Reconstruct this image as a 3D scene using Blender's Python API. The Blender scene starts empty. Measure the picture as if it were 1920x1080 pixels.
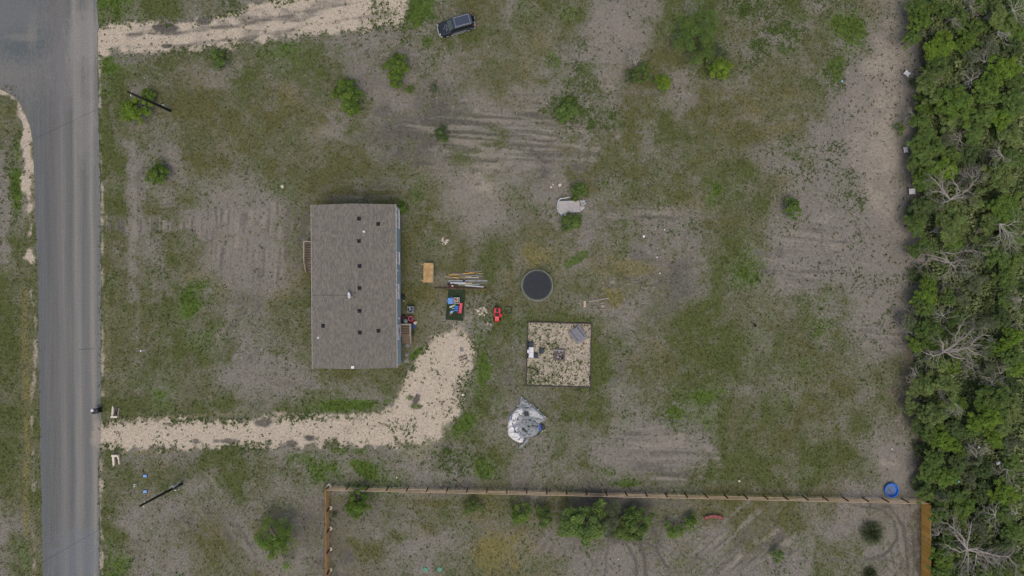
import bpy, bmesh, math, random
import numpy as np
from mathutils import Vector, Matrix

# ------------------------------------------------------------------ camera, world, sun, exposure
SC = bpy.context.scene
COL = SC.collection
CAM_H = 85.0                                   # drone height above the ground, metres
cam_d = bpy.data.cameras.new('drone_camera'); cam = bpy.data.objects.new('drone_camera', cam_d)
COL.objects.link(cam); cam.location = (0, 0, CAM_H); cam.rotation_euler = (0, 0, 0)
cam_d.sensor_width = 36.0; cam_d.lens = 36.0*CAM_H/128.0; cam_d.clip_end = 4000; cam_d.clip_start = 0.5
SC.camera = cam
SUN_EL, SUN_AZ = math.radians(68), math.radians(180)      # azimuth measured clockwise from +Y (north)
wd = bpy.data.worlds.new('World'); SC.world = wd; wd.use_nodes = True
nt = wd.node_tree
sky = nt.nodes.new('ShaderNodeTexSky'); sky.sky_type = 'NISHITA'; sky.sun_disc = False
sky.sun_elevation = SUN_EL; sky.sun_rotation = SUN_AZ
sky.air_density = 1.0; sky.dust_density = 5.0; sky.ozone_density = 0.6
nt.links.new(sky.outputs[0], nt.nodes['Background'].inputs[0]); nt.nodes['Background'].inputs[1].default_value = 0.118
sun_d = bpy.data.lights.new('sun', 'SUN'); sun = bpy.data.objects.new('sun', sun_d); COL.objects.link(sun)
sun_d.energy = 0.5; sun_d.angle = math.radians(35); sun_d.color = (1.0, 0.97, 0.92)
sdir = Vector((math.sin(SUN_AZ)*math.cos(SUN_EL), math.cos(SUN_AZ)*math.cos(SUN_EL), math.sin(SUN_EL)))
sun.rotation_euler = sdir.to_track_quat('Z', 'Y').to_euler(); sun.location = sdir*120
SC.view_settings.view_transform = 'Standard'; SC.view_settings.look = 'None'
SC.view_settings.gamma = 1.0; SC.view_settings.exposure = -0.08; SC.view_settings.use_curve_mapping = False

PPM = 15.0                                     # survey scale: 15 units of the site plan per metre on the ground
def W(px, py, z=0.0):
    """site-plan position -> metres, for a point at height z"""
    k = (1 - z/CAM_H)/PPM
    return Vector(((px-960)*k, (540-py)*k, z))
def lin(c):
    c /= 255.0
    return c/12.92 if c <= 0.04045 else ((c+0.055)/1.055)**2.4
ALB = 0.85
def sr(r, g, b, s=1.0): return tuple(min(0.9, lin(v)/ALB*s) for v in (r, g, b))

# ------------------------------------------------------------------ helpers
def setp(o, label=None, cat=None, group=None, kind=None):
    if label: o['label'] = label
    if cat: o['category'] = cat
    if group: o['group'] = group
    if kind: o['kind'] = kind
    return o
def thing(name, label, cat, loc=(0, 0, 0), rot=0.0, group=None):
    o = bpy.data.objects.new(name, None); COL.objects.link(o); o.empty_display_size = 0.3
    o.location = loc; o.rotation_euler = (0, 0, rot)
    return setp(o, label, cat, group)
class MB:
    def __init__(s): s.v = []; s.f = []
    def add(s, vs, fs):
        n = len(s.v); s.v += [tuple(v) for v in vs]; s.f += [tuple(i+n for i in f) for f in fs]; return s
    def box(s, c, size, rz=0.0, ry=0.0, rx=0.0, taper=1.0):
        hx, hy, hz = size[0]/2, size[1]/2, size[2]/2
        M = Matrix.Translation(c) @ Matrix.Rotation(rz, 4, 'Z') @ Matrix.Rotation(ry, 4, 'Y') @ Matrix.Rotation(rx, 4, 'X')
        vs = [M @ Vector((x*hx*(taper if z > 0 else 1), y*hy*(taper if z > 0 else 1), z*hz)) for z in (-1, 1) for x, y in ((-1, -1), (1, -1), (1, 1), (-1, 1))]
        return s.add(vs, [(3, 2, 1, 0), (4, 5, 6, 7), (0, 1, 5, 4), (1, 2, 6, 5), (2, 3, 7, 6), (3, 0, 4, 7)])
    def tube(s, pts, rads, n=6, cap=True):
        pts = [Vector(p) for p in pts]
        if not hasattr(rads, '__len__'): rads = [rads]*len(pts)
        rings = []; u = None
        for i, p in enumerate(pts):
            d = (pts[min(i+1, len(pts)-1)] - pts[max(i-1, 0)])
            d = d.normalized() if d.length > 1e-9 else Vector((0, 0, 1))
            if u is None:
                u = d.cross(Vector((0, 0, 1)) if abs(d.z) < 0.95 else Vector((1, 0, 0))).normalized()
            else:
                u = (u - d*u.dot(d)); u = u.normalized() if u.length > 1e-6 else d.orthogonal().normalized()
            w = d.cross(u)
            rings.append([p + (u*math.cos(2*math.pi*k/n) + w*math.sin(2*math.pi*k/n))*rads[i] for k in range(n)])
        vs = [v for r in rings for v in r]; fs = []
        for i in range(len(pts)-1):
            for k in range(n):
                a = i*n+k; b = i*n+(k+1) % n
                fs.append((a, b, b+n, a+n))
        if cap: fs += [tuple(range(n))[::-1], tuple(range((len(pts)-1)*n, len(pts)*n))]
        return s.add(vs, fs)
    def lathe(s, prof, n=20, c=(0, 0, 0), closed=False):
        c = Vector(c); vs = []; fs = []
        for r, z in prof:
            vs += [c + Vector((r*math.cos(2*math.pi*k/n), r*math.sin(2*math.pi*k/n), z)) for k in range(n)]
        m = len(prof)
        for i in range(m if closed else m-1):
            j = (i+1) % m
            for k in range(n):
                fs.append((i*n+k, i*n+(k+1) % n, j*n+(k+1) % n, j*n+k))
        if not closed:
            fs += [tuple(range(n))[::-1], tuple(range((m-1)*n, m*n))]
        return s.add(vs, fs)
    def torus(s, R, r, c=(0, 0, 0), n=32, m=6):
        return s.lathe([(R + r*math.cos(2*math.pi*k/m), r*math.sin(2*math.pi*k/m)) for k in range(m)], n, c, closed=True)
    def prism(s, poly, z0, z1):
        n = len(poly)
        vs = [(x, y, z0) for x, y in poly] + [(x, y, z1) for x, y in poly]
        return s.add(vs, [tuple(range(n))[::-1], tuple(range(n, 2*n))] + [(i, (i+1) % n, (i+1) % n+n, i+n) for i in range(n)])
    def stone(s, c, r, rnd, flat=0.6):
        c = Vector(c); n = 6; vs = []
        for z, k in ((-.5, .75), (.15, 1.0), (.75, .6)):
            for i in range(n):
                a = 2*math.pi*i/n; q = r*k*rnd.uniform(.75, 1.15)
                vs.append(c+Vector((q*math.cos(a), q*math.sin(a), r*flat*(z+.5))))
        fs = [tuple(range(n))[::-1], tuple(range(2*n, 3*n))]
        for i in range(2):
            for k in range(n): fs.append((i*n+k, i*n+(k+1) % n, (i+1)*n+(k+1) % n, (i+1)*n+k))
        return s.add(vs, fs)
    def mesh(s, name, mat, smooth=False):
        m = bpy.data.meshes.new(name); m.from_pydata(s.v, [], s.f)
        if mat: m.materials.append(mat)
        if smooth: m.polygons.foreach_set('use_smooth', [True]*len(m.polygons))
        m.update(); return m
    def build(s, name, mat, parent=None, loc=(0, 0, 0), rot=0.0, smooth=False, bevel=0.0, sub=0):
        o = bpy.data.objects.new(name, s.mesh(name, mat, smooth)); COL.objects.link(o)
        if parent: o.parent = parent
        o.location = loc; o.rotation_euler = (0, 0, rot)
        if bevel:
            b = o.modifiers.new('bevel', 'BEVEL'); b.width = bevel; b.segments = 2; b.limit_method = 'ANGLE'
        if sub:
            b = o.modifiers.new('sub', 'SUBSURF'); b.levels = sub; b.render_levels = sub
        return o
def clone(o, name, parent, loc=(0, 0, 0), rot=0.0):
    c = bpy.data.objects.new(name, o.data); COL.objects.link(c); c.parent = parent; c.location = loc; c.rotation_euler = (0, 0, rot); return c
def copy_tree(o, parent=None):
    c = o.copy(); COL.objects.link(c)
    if parent: c.parent = parent
    for ch in list(o.children): copy_tree(ch, c)
    return c
def solo(name, mb, mat, label, cat, loc=(0, 0, 0), rot=0.0, group=None, **kw):
    return setp(mb.build(name, mat, None, loc, rot, **kw), label, cat, group)

# ------------------------------------------------------------------ materials
def node(nt, typ, **kw):
    n = nt.nodes.new(typ)
    for k, v in kw.items(): setattr(n, k, v)
    return n
def mk(name):
    m = bpy.data.materials.new(name); m.use_nodes = True
    return m, m.node_tree, m.node_tree.nodes['Principled BSDF']
def math_n(nt, op, a, b=None, clamp=False):
    n = node(nt, 'ShaderNodeMath', operation=op, use_clamp=clamp)
    for i, v in enumerate((a, b)):
        if v is None: continue
        if isinstance(v, (int, float)): n.inputs[i].default_value = v
        else: nt.links.new(v, n.inputs[i])
    return n.outputs[0]
def noise_n(nt, vec, scale, detail=4, rough=0.6, lo=0.3, hi=0.7, dist=0.0):
    n = node(nt, 'ShaderNodeTexNoise'); nt.links.new(vec, n.inputs['Vector'])
    n.inputs['Scale'].default_value = scale; n.inputs['Detail'].default_value = detail; n.inputs['Roughness'].default_value = rough
    n.inputs['Distortion'].default_value = dist
    r = node(nt, 'ShaderNodeMapRange'); r.inputs[1].default_value = lo; r.inputs[2].default_value = hi
    nt.links.new(n.outputs[0], r.inputs[0]); return r.outputs[0]
def mix_n(nt, fac, a, b, blend='MIX'):
    n = node(nt, 'ShaderNodeMix', data_type='RGBA', blend_type=blend)
    for sock, v in ((n.inputs['Factor'], fac), (n.inputs[6], a), (n.inputs[7], b)):
        if isinstance(v, (int, float)): sock.default_value = v
        elif isinstance(v, tuple): sock.default_value = (*v[:3], 1)
        else: nt.links.new(v, sock)
    return n.outputs[2]
def coords(nt, scale=(1, 1, 1), off=(0, 0, 0), rotz=0.0, kind='Object'):
    t = node(nt, 'ShaderNodeTexCoord'); mp = node(nt, 'ShaderNodeMapping')
    mp.inputs['Scale'].default_value = scale; mp.inputs['Location'].default_value = off; mp.inputs['Rotation'].default_value = (0, 0, rotz)
    nt.links.new(t.outputs[kind], mp.inputs[0]); return mp.outputs[0]
_M = {}
def pm(name, c, rough=0.7, var=0.25, scale=4.0, metal=0.0, c2=None, stretch=(1, 1, 1), bump=0.0):
    """plain surface with procedural mottling: colour c wears towards c2"""
    if name in _M: return _M[name]
    m, nt, b = mk(name); v = coords(nt, stretch)
    f = noise_n(nt, v, scale, 6, 0.65)
    c2 = c2 or tuple(x*(1-var) for x in c)
    col = mix_n(nt, f, c2, c)
    nt.links.new(col, b.inputs['Base Color']); b.inputs['Roughness'].default_value = rough; b.inputs['Metallic'].default_value = metal
    if bump:
        bp = node(nt, 'ShaderNodeBump'); bp.inputs['Strength'].default_value = bump; bp.inputs['Distance'].default_value = 0.02
        nt.links.new(noise_n(nt, v, scale*4, 4), bp.inputs['Height']); nt.links.new(bp.outputs[0], b.inputs['Normal'])
    _M[name] = m; return m

# ------------------------------------------------------------------ numpy noise
def vnoise(x, y, period, seed):
    rs = np.random.RandomState(seed); T = rs.rand(256, 256)
    u = x/period+1000.5; v = y/period+1000.5
    i = np.floor(u).astype(int); j = np.floor(v).astype(int); fu = u-i; fv = v-j
    fu = fu*fu*(3-2*fu); fv = fv*fv*(3-2*fv)
    a = T[i % 256, j % 256]; b = T[(i+1) % 256, j % 256]; c = T[i % 256, (j+1) % 256]; d = T[(i+1) % 256, (j+1) % 256]
    return (a*(1-fu)+b*fu)*(1-fv)+(c*(1-fu)+d*fu)*fv
def fnoise(x, y, period, seed, octs=4, rough=0.55):
    t = 0; amp = 1; tot = 0
    for k in range(octs):
        t = t + amp*vnoise(x, y, period/2**k, seed+k*17); tot += amp; amp *= rough
    return t/tot
def in_poly(x, y, poly):
    r = np.zeros(x.shape, bool); n = len(poly)
    for i in range(n):
        x0, y0 = poly[i]; x1, y1 = poly[(i+1) % n]
        c = (y0 > y) != (y1 > y)
        r ^= c & (x < (x1-x0)*(y-y0)/((y1-y0) if y1 != y0 else 1e-9)+x0)
    return r
def seg_dist(x, y, pts):
    d = np.full(x.shape, 1e9)
    for (x0, y0), (x1, y1) in zip(pts[:-1], pts[1:]):
        L = max(1e-9, (x1-x0)**2+(y1-y0)**2)
        t = np.clip(((x-x0)*(x1-x0)+(y-y0)*(y1-y0))/L, 0, 1)
        d = np.minimum(d, np.hypot(x-x0-t*(x1-x0), y-y0-t*(y1-y0)))
    return d
# ------------------------------------------------------------------ GROUND COVER SURVEY (cells of 2.67 m, north row first)
# d bare grey soil, k dark soil, p pale crushed limestone, o olive dry turf, t tan dry turf, g mown green, G lush green, s soil with weeds, w leaf litter
SURVEY = '''
g g g g G G g g g gd s d|d p p p p d d G s o o d|Go g g d d d g g G g s os|gs g s g ot g d w w w w w
g g g g G d d d d d d d|d d d d sd d d g sd g g og|og to g d d d g G G g o s|s s g G G gd ds w w w w w
g g g g G G g g g g og g|Gg G g s d d d s gd d o g|tg o d s do o o o g g s gs|s g o G d d ds w w w w w
g g g g G Gg d o o do d g|Gg g og og kd kd d k d do do o|o g sd s d ko o d ds g s o|o o og s d d d dw w w w w
g g g g g g d o o o o o|o ot do g d d d kd ks kd d d|d d s d s ko o d d o d o|o o g s d d d w w w w w
gt g g g g g od od o o o o|o o o d og k k k k k g d|d g s s s o o g o o o ot|ot to og s s d d w w w w w
gs tg g g g g d d d o o o|o g dt d g o k k k k g kd|dk d o d o o d g g o o o|ot o d ds s d ds w w w w w
sg tp g g g g d k d o o g|g o od o o od k k dk g g kd|d dk d o go o go o o o do d|ds s d s s d d w w w w w
G tp g g g og d d d go do ds|gd o o o o o o ok d d d dp|d k d o s g o o og g g o|ot d s s s d d w w w w w
dG tp g g g g d go d g d d|d Gg o ok ok o o Go o d d do|do d d d o o go o o G g g|do d d s s s d w w w w w
dg tg g g g g d o go d d dk|d go o o o o o o og do d ds|gk o d d do s d d os o o go|d kd s s d d d dw w w w w
dg tg g g g o d gs g o gd d|d o o o o o o ok od o do g|o to og d go Go kd d d g g o|d k d s s s d w w w w w
g tg g g g o do ds gd to k kd|kd o o o o o o o o o g g|t t gt d to o ok kd d g g dg|od kd go s d d d dw w w w w
g tg g g g o o d g G gt k|k ot o o o o o o o o o go|o o go g t tg gt k dk g G g|d d g g s d d w w w w w
g tg g g g to og g G dg dg dG|d o g o o o o o to od sd o|do o gs d d d kg k g g go dg|dg g Gd g d d dk w w w w w
g tg g g g go o g og gd g gd|gd g tg o o o o o og d s g|g g g g gd d o g g g go gd|o og G gd d d d w w w w w
g tg g g g o g og g g g d|d sd og o o o o gG p p G g|gk g g g g od ot g g g g Gd|g o o g gd d gw w w w w w
g tg g g g o dg g o gd d d|gd d gd o o g og p p p Gg gk|ko g g g g og o g g g go g|dg o o o od g gw w w w w w
g tg g g g go g Gg og g g dg|d kd d d do d d p ps ps g k|og o o g Gd gd g g G g og gd|dg o o od od g w w w w w w
g tg g g g g og gt gd gd gd d|d g G G Gg g p p p gp g d|d gk g g dg d gd G gd g go g|g o o gd dg d do w w w w w
g tg g g g g d d d d d d|d d d d d d d gp pg g gd d|d d gd gd d d d dg G g o g|o o g g d d dk w w w w w
g tg g g g g od tg dg g g g|g dg G G g Gk d d ds s g gd|do d g d d d dk d d g g g|g o g g do dp d w w w w w
g tg g g g og g dg gd d gd g|og d gd d G G dg d kd k dg go|d od d g G g go dg g g g g|g g g og og d d w w w w w
dg tg g g g go d do d od do do|d o d ok k k ko o o o o o|og k o k k k k ko o o o o|o o o d d d d w w w w w
d tg g g g g d gd kd o k d|o d k k do d dk d o o ot og|o o o k k k k k d o o o|o o d d d d d w w w w w
dg tg g g g g od d do o o d|d k dk k o o d d d d od to|t td dk dk d d k d d d o o|od d og go d d d w w w w w
dg tg g g g G od d d o od o|d d d k ko do gd d d dg tg t|t td d d d d d d do d d d|d d go o d d d w w w w w
'''
rows = [[t for t in r.replace('|', ' ').split()] for r in SURVEY.strip().split('\n')]
assert len(rows) == 27 and all(len(r) == 48 for r in rows), [(i, len(r)) for i, r in enumerate(rows) if len(r) != 48]
TYPES = 'dkpotgGsw'
CELL = np.zeros((len(TYPES), 27, 48))
for j, r in enumerate(rows):
    for i, t in enumerate(r):
        for ch in t: CELL[TYPES.index(ch), j, i] += 1.0/len(t)
def axis(lim, step, far):
    a = np.arange(-lim, lim+step/2, step); e = [lim+1.0]; d = 1.5
    while e[-1] < far: d *= 1.55; e.append(e[-1]+d)
    e = np.array(e); return np.concatenate([-e[::-1], a, e])
GX = axis(66.75, 0.15, 1800); GY = axis(38.4, 0.15, 1800)
X, Y = np.meshgrid(GX, GY)                      # rows = y
PX = X*PPM+960; PY = 540-Y*PPM                  # site-plan coordinates
wx = PX + 60*(fnoise(X, Y, 5.5, 3, 5, .65)-.5)*2; wy = PY + 60*(fnoise(X, Y, 5.5, 41, 5, .65)-.5)*2
u = np.clip(wx/40-.5, 0, 46.999); v = np.clip(wy/40-.5, 0, 25.999)
ui = u.astype(int); vi = v.astype(int); fu = u-ui; fv = v-vi
fu = fu*fu*(3-2*fu); fv = fv*fv*(3-2*fv)
Wt = {}
for k, ch in enumerate(TYPES):
    C = CELL[k]; Cp = np.pad(C, 1, 'edge')
    C = C*.74+.26*(Cp[:-2, 1:-1]+Cp[2:, 1:-1]+Cp[1:-1, :-2]+Cp[1:-1, 2:])/4
    Wt[ch] = (C[vi, ui]*(1-fu)+C[vi, ui+1]*fu)*(1-fv)+(C[vi+1, ui]*(1-fu)+C[vi+1, ui+1]*fu)*fv
def paint(ch, m):
    for q in TYPES: Wt[q] = Wt[q]*(1-m)
    Wt[ch] = Wt[ch]+m
NS = fnoise(X, Y, 1.6, 91, 4); NF = fnoise(X, Y, 0.7, 77, 3)
def blob(px, py, rx, ry, ang=0.0, soft=0.5):
    a = math.radians(ang); dx = PX-px; dy = -(PY-py)
    q = np.hypot((dx*math.cos(a)+dy*math.sin(a))/rx, (-dx*math.sin(a)+dy*math.cos(a))/ry)
    return np.clip((1-q+ (NS-.5)*1.4)/soft, 0, 1)
# natural unevenness at one to six metres
for ch, per, sd, amp in (('o', 3.0, 201, .35), ('g', 4.2, 211, .6), ('g', 1.7, 271, .45), ('k', 2.4, 221, .35), ('d', 2.0, 231, .45), ('t', 3.5, 241, .18), ('G', 2.2, 251, .28)):
    paint(ch, np.clip((fnoise(X, Y, per, sd, 4, .6)-.54)*4.5, 0, 1)*amp)
# lush and dry patches smaller than a cell, and the house's painted shadow
for ch, px, py, rx, ry, ang, st in [
    ('G', 205, 125, 22, 22, 0, .8), ('G', 222, 25, 8, 28, 0, .8), ('G', 780, 22, 25, 30, 0, .8), ('G', 800, 80, 14, 12, 0, .6),
    ('G', 1060, 25, 30, 22, 0, .5), ('G', 1035, 110, 18, 28, 20, .5), ('G', 1600, 60, 38, 60, 30, .7), ('G', 1570, 130, 22, 40, 0, .7), ('G', 1345, 350, 16, 20, 0, .8),
    ('G', 1400, 495, 45, 40, 0, .5), ('G', 1080, 485, 30, 10, 30, .7), ('G', 1260, 780, 16, 26, -20, .9), ('G', 1320, 745, 30, 14, 0, .6), ('G', 1355, 735, 18, 14, 0, .6),
    ('G', 785, 660, 26, 9, 35, .9), ('G', 660, 760, 80, 14, 4, .9), ('G', 680, 880, 34, 16, -30, .85), ('G', 640, 845, 60, 9, 0, .6), ('G', 905, 700, 18, 45, -15, .7),
    ('G', 875, 790, 36, 22, 30, .65), ('G', 910, 875, 26, 22, 0, .7), ('G', 1180, 905, 38, 10, 0, .7), ('G', 355, 570, 28, 35, 0, .7), ('G', 380, 640, 34, 34, 0, .5), ('G', 300, 740, 18, 14, 0, .6),
    ('G', 205, 1040, 12, 30, 0, .6), ('G', 32, 340, 10, 90, 0, .7), ('G', 45, 1040, 16, 45, 0, .5), ('G', 752, 384, 9, 12, 0, .8), ('G', 1690, 240, 9, 9, 0, .9), ('G', 1500, 700, 60, 60, 0, .25), ('G', 545, 460, 20, 14, 0, .3),
    ('t', 1020, 475, 60, 26, 0, .55), ('t', 1180, 500, 55, 20, -10, .55), ('t', 930, 1040, 55, 40, 0, .7), ('t', 200, 640, 8, 120, 0, .5), ('o', 660, 365, 80, 14, 0, .7), ('k', 720, 258, 70, 20, 0, .5),
    ('k', 660, 370, 70, 9, 0, .45), ('p', 1685, 20, 12, 20, 0, 0.14), ('p', 1660, 200, 35, 60, 0, 0.11), ('p', 900, 320, 40, 60, 20, 0.16), ('p', 1175, 70, 26, 50, 0, 0.16), ('p', 1020, 120, 20, 26, 0, 0.14), ('p', 945, 140, 26, 14, 0, 0.14),  # first entry: soft shadow north of the house, painted with dark soil
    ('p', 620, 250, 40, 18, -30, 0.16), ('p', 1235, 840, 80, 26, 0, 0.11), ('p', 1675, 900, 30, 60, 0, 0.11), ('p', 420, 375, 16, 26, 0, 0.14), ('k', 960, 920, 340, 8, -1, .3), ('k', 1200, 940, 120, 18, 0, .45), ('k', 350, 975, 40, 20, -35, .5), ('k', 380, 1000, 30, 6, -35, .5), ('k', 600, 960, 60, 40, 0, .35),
    ('k', 1275, 520, 30, 40, 0, .4), ('k', 1645, 440, 12, 5, 0, .6), ('k', 1675, 10, 10, 8, 0, .6), ('k', 1630, 168, 10, 6, 0, .7), ('k', 1600, 143, 9, 5, 0, .7), ('k', 1665, 860, 8, 7, 0, .6), ('k', 1670, 885, 26, 14, 0, .35), ('k', 1575, 88, 8, 4, 0, .5),
    ('p', 1655, 230, 60, 150, 0, 0.14), ('d', 1650, 300, 70, 260, 0, .5), ('p', 1640, 470, 70, 160, 0, 0.10), ('p', 1150, 90, 70, 60, 0, 0.11), ('p', 1060, 250, 90, 40, 0, 0.09), ('p', 440, 420, 80, 90, 0, 0.08), ('p', 900, 380, 60, 70, 0, 0.09),
    ('p', 1765, 500, 14, 26, 10, 0.23), ('d', 1880, 560, 30, 26, 0, .55), ('p', 890, 590, 26, 14, 0, 0.18), ('p', 860, 612, 14, 18, 0, 0.27), ('p', 540, 640, 10, 14, 0, 0.00), ('k', 550, 720, 50, 10, 0, .4), ('k', 850, 835, 40, 6, 0, .4), ('p', 650, 878, 24, 14, 0, 0.14),
]: paint(ch, blob(px, py, rx, ry, ang)*st)
# tractor and mower streaks
STREAK = np.zeros_like(X)
for px, py, rx, ry, ang, per, st in [(960, 265, 190, 60, -4, .85, 1.0), (1235, 850, 110, 60, -2, .8, 1.0), (1510, 460, 85, 75, -5, 1.0, 1.0), (490, 440, 75, 115, 86, .75, .9), (252, 420, 14, 180, 90, .5, .9),
        (1390, 1030, 130, 60, 42, .9, .7), (1690, 1020, 50, 70, 100, .8, .6), (1200, 545, 70, 30, -4, .25, .6), (1655, 620, 60, 60, -3, .7, .4), (1230, 400, 90, 20, -3, .8, .5), (660, 350, 110, 30, 0, .6, .35), (960, 1040, 500, 50, 60, 1.3, .25), (420, 1000, 150, 60, 120, 1.2, .3), (450, 640, 60, 50, 60, .7, .5)]:
    a = math.radians(ang); q = -X*math.sin(a)+Y*math.cos(a); l = X*math.cos(a)+Y*math.sin(a)
    STREAK += st*blob(px, py, rx*1.1, ry*1.1, ang, .4)*((fnoise(l*.07, q+.25*fnoise(X, Y, 6, 7), per*.42, 11, 2)-.5)*7.5*np.clip((fnoise(X, Y, 2.5, 19, 4, .65)-.3)*3.2, 0, 1.2))
m = np.clip(STREAK*1.3, 0, 1)*.48; paint('k', m)
m = np.clip(-STREAK, 0, 1); paint('d', m*.7); paint('p', m*.08)
# the broad bare wedge along the wood, and other scraped places
def scrape(pts, chs, soft=.9, per=3.0, seed=401):
    mk2 = np.zeros_like(X); nn = fnoise(X, Y, per, seed, 4, .6)
    for ox, oy in ((0, 0), (soft, .3), (-soft, .4), (.3, -soft), (-.4, -soft), (.2, soft), (2*soft, 0), (-2*soft, 0), (0, 2*soft)): mk2 += in_poly(X+ox+(NS-.5)*3, Y+oy+(NF-.5)*2, P2(pts))/9
    for ch, st in chs: paint(ch, mk2*st*np.clip(.45+(nn-.35)*2.2, 0, 1))
def P2(pts): return [((x-960)/PPM, (540-y)/PPM) for x, y in pts]
scrape([(1668, -30), (1705, 0), (1725, 110), (1712, 330), (1700, 400), (1735, 480), (1712, 560), (1700, 640), (1660, 650), (1590, 600), (1560, 520), (1450, 560), (1440, 430), (1480, 340), (1540, 240), (1585, 160), (1620, 90)], (('d', .9), ('p', .08), ('s', .16)))
scrape([(1668, -30), (1705, 0), (1725, 110), (1712, 330), (1700, 400), (1725, 480), (1650, 420), (1600, 300), (1600, 170), (1640, 80)], (('d', .8), ('p', .3)), seed=411)
scrape([(1640, 830), (1720, 820), (1728, 930), (1640, 930)], (('d', .7), ('p', .12)), seed=421)
scrape([(1100, 0), (1240, 0), (1225, 70), (1180, 130), (1100, 110)], (('d', .8), ('p', .13)), seed=431)
scrape([(1140, 790), (1330, 790), (1320, 880), (1100, 890)], (('d', .7), ('p', .06)), seed=441)
scrape([(380, 340), (545, 370), (550, 560), (420, 540), (360, 440)], (('d', .75), ('p', .06)), seed=451)
scrape([(820, 320), (940, 310), (960, 400), (900, 450), (840, 400)], (('d', .6), ('p', .13)), seed=461)
scrape([(420, 620), (560, 640), (560, 720), (430, 740)], (('d', .7),), seed=471)
# streaks over the scrapes
for _sg, _k in ((1, 'k'), (-1, 'p')): paint(_k, np.clip(STREAK*_sg, 0, 1)*(.52 if _sg > 0 else .13))
# wheel tracks, trodden edges
def P2(pts): return [((x-960)/PPM, (540-y)/PPM) for x, y in pts]
NB = fnoise(X, Y, 2.2, 301, 4, .65)
def stroke(ch, pts, wd, st, ragged=.5):
    br = np.clip((NB-.27)*5, 0, 1) if ch in 'pd' else np.clip((NB-.2)*5, .45, 1)
    if ch in 'pd': wd, ragged = wd*1.25, 1.1
    d = seg_dist(X+(NF-.5)*.35, Y+(NS-.5)*.35, P2(pts)); paint(ch, np.clip((wd+ragged*wd*(NS-.5)*3-d)/(wd*.6), 0, 1)*st*br)
for ch, pts, wd, st in [
    ('k', [(1140, 990), (1170, 1012), (1190, 1045), (1195, 1090)], .26, .75), ('k', [(1160, 1000), (1200, 1020), (1209, 1050), (1212, 1090)], .3, .9), ('k', [(1185, 1005), (1228, 1028), (1252, 1064), (1255, 1090)], .28, .9),
    ('k', [(1226, 962), (1222, 985), (1240, 1025), (1272, 1042)], .4, .7), ('k', [(1242, 975), (1238, 1000), (1256, 1022)], .18, .7), ('k', [(1100, 1030), (1112, 1060), (1098, 1090)], .2, .55), ('k', [(1140, 1010), (1134, 1090)], .2, .6), ('k', [(1122, 1012), (1114, 1090)], .18, .45),
    ('k', [(1600, 948), (1655, 955), (1678, 980), (1682, 1010), (1660, 1040), (1620, 1052)], .24, .85), ('k', [(1590, 936), (1670, 950), (1695, 990), (1705, 1090)], .28, .8), ('k', [(1715, 1000), (1712, 1090)], .26, .6), ('k', [(1610, 1048), (1650, 1050), (1690, 1090)], .2, .5),
    ('k', [(1320, 1095), (1385, 1022), (1445, 988)], .2, .7), ('k', [(1345, 1095), (1410, 1036), (1475, 1000)], .2, .65), ('k', [(1370, 1095), (1440, 1050), (1500, 1030)], .18, .6), ('k', [(1290, 1060), (1345, 1005), (1380, 985)], .2, .5), ('p', [(1335, 1090), (1400, 1028), (1460, 993)], .25, .25), ('k', [(1440, 1055), (1500, 1052), (1570, 1050)], .16, .5),
    ('k', [(1655, 1044), (1690, 1062), (1705, 1090)], .22, .6), ('k', [(1560, 1046), (1640, 1062), (1672, 1090)], .2, .6), ('k', [(1580, 1000), (1590, 1040), (1615, 1056)], .18, .5), ('k', [(1270, 1040), (1320, 1048), (1360, 1090)], .2, .5),
    ('k', [(690, 1010), (705, 975), (760, 965), (830, 985)], .2, .4), ('k', [(860, 975), (900, 985), (960, 1000)], .25, .3),
    ('k', [(960, 177), (1110, 178), (1240, 172)], .2, .6), ('p', [(965, 166), (1110, 163), (1220, 172), (1440, 184)], .55, .14), ('k', [(258, 250), (257, 540)], .12, .7), ('k', [(263, 330), (262, 540)], .1, .6), ('d', [(248, 270), (247, 560)], .6, .7), ('p', [(250, 320), (252, 500)], .35, .15),
    ('k', [(207, 195), (215, 240), (220, 272)], .18, .6), ('k', [(262, 1000), (262, 1090)], .15, .6), ('d', [(252, 960), (252, 1090)], .4, .6), ('d', [(258, 545), (256, 740)], .25, .4), ('G', [(215, 0), (215, 45)], .35, .6),
    ('p', [(48, 262), (52, 330), (57, 420), (58, 492)], .5, .95), ('p', [(57, 545), (66, 600), (66, 680), (58, 760), (60, 830), (62, 900), (62, 1090)], .16, .5), ('t', [(45, 545), (48, 700), (50, 830), (48, 1000)], .5, .6),
    ('p', [(-10, 168), (22, 182), (40, 208), (52, 250)], .55, .95), ('p', [(188, 110), (186, 200), (190, 320), (192, 480), (192, 640), (190, 740)], .22, .6), ('p', [(188, 840), (189, 900), (186, 960), (194, 1090)], .3, .6), ('d', [(0, 290), (6, 380), (8, 480)], .6, .8), ('d', [(0, 940), (6, 1090)], .7, .8),
    ('d', [(140, -5), (140, 0)], .1, .1), ('t', [(250, 850), (300, 845), (380, 842)], .35, .5), ('t', [(240, 786), (330, 782), (460, 776)], .3, .5), ('p', [(510, 774), (580, 778), (690, 780)], .3, .5), ('o', [(620, 935), (960, 948), (1400, 962)], .6, .35),
    ('k', [(1655, 325), (1668, 320), (1680, 328)], .12, .6), ('k', [(1668, 358), (1670, 368), (1684, 368)], .14, .6), ('p', [(1672, 328), (1675, 330)], .35, .4), ('w', [(1716, 600), (1700, 690), (1708, 730)], .7, .6),
]: stroke(ch, pts, wd, st)
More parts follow.
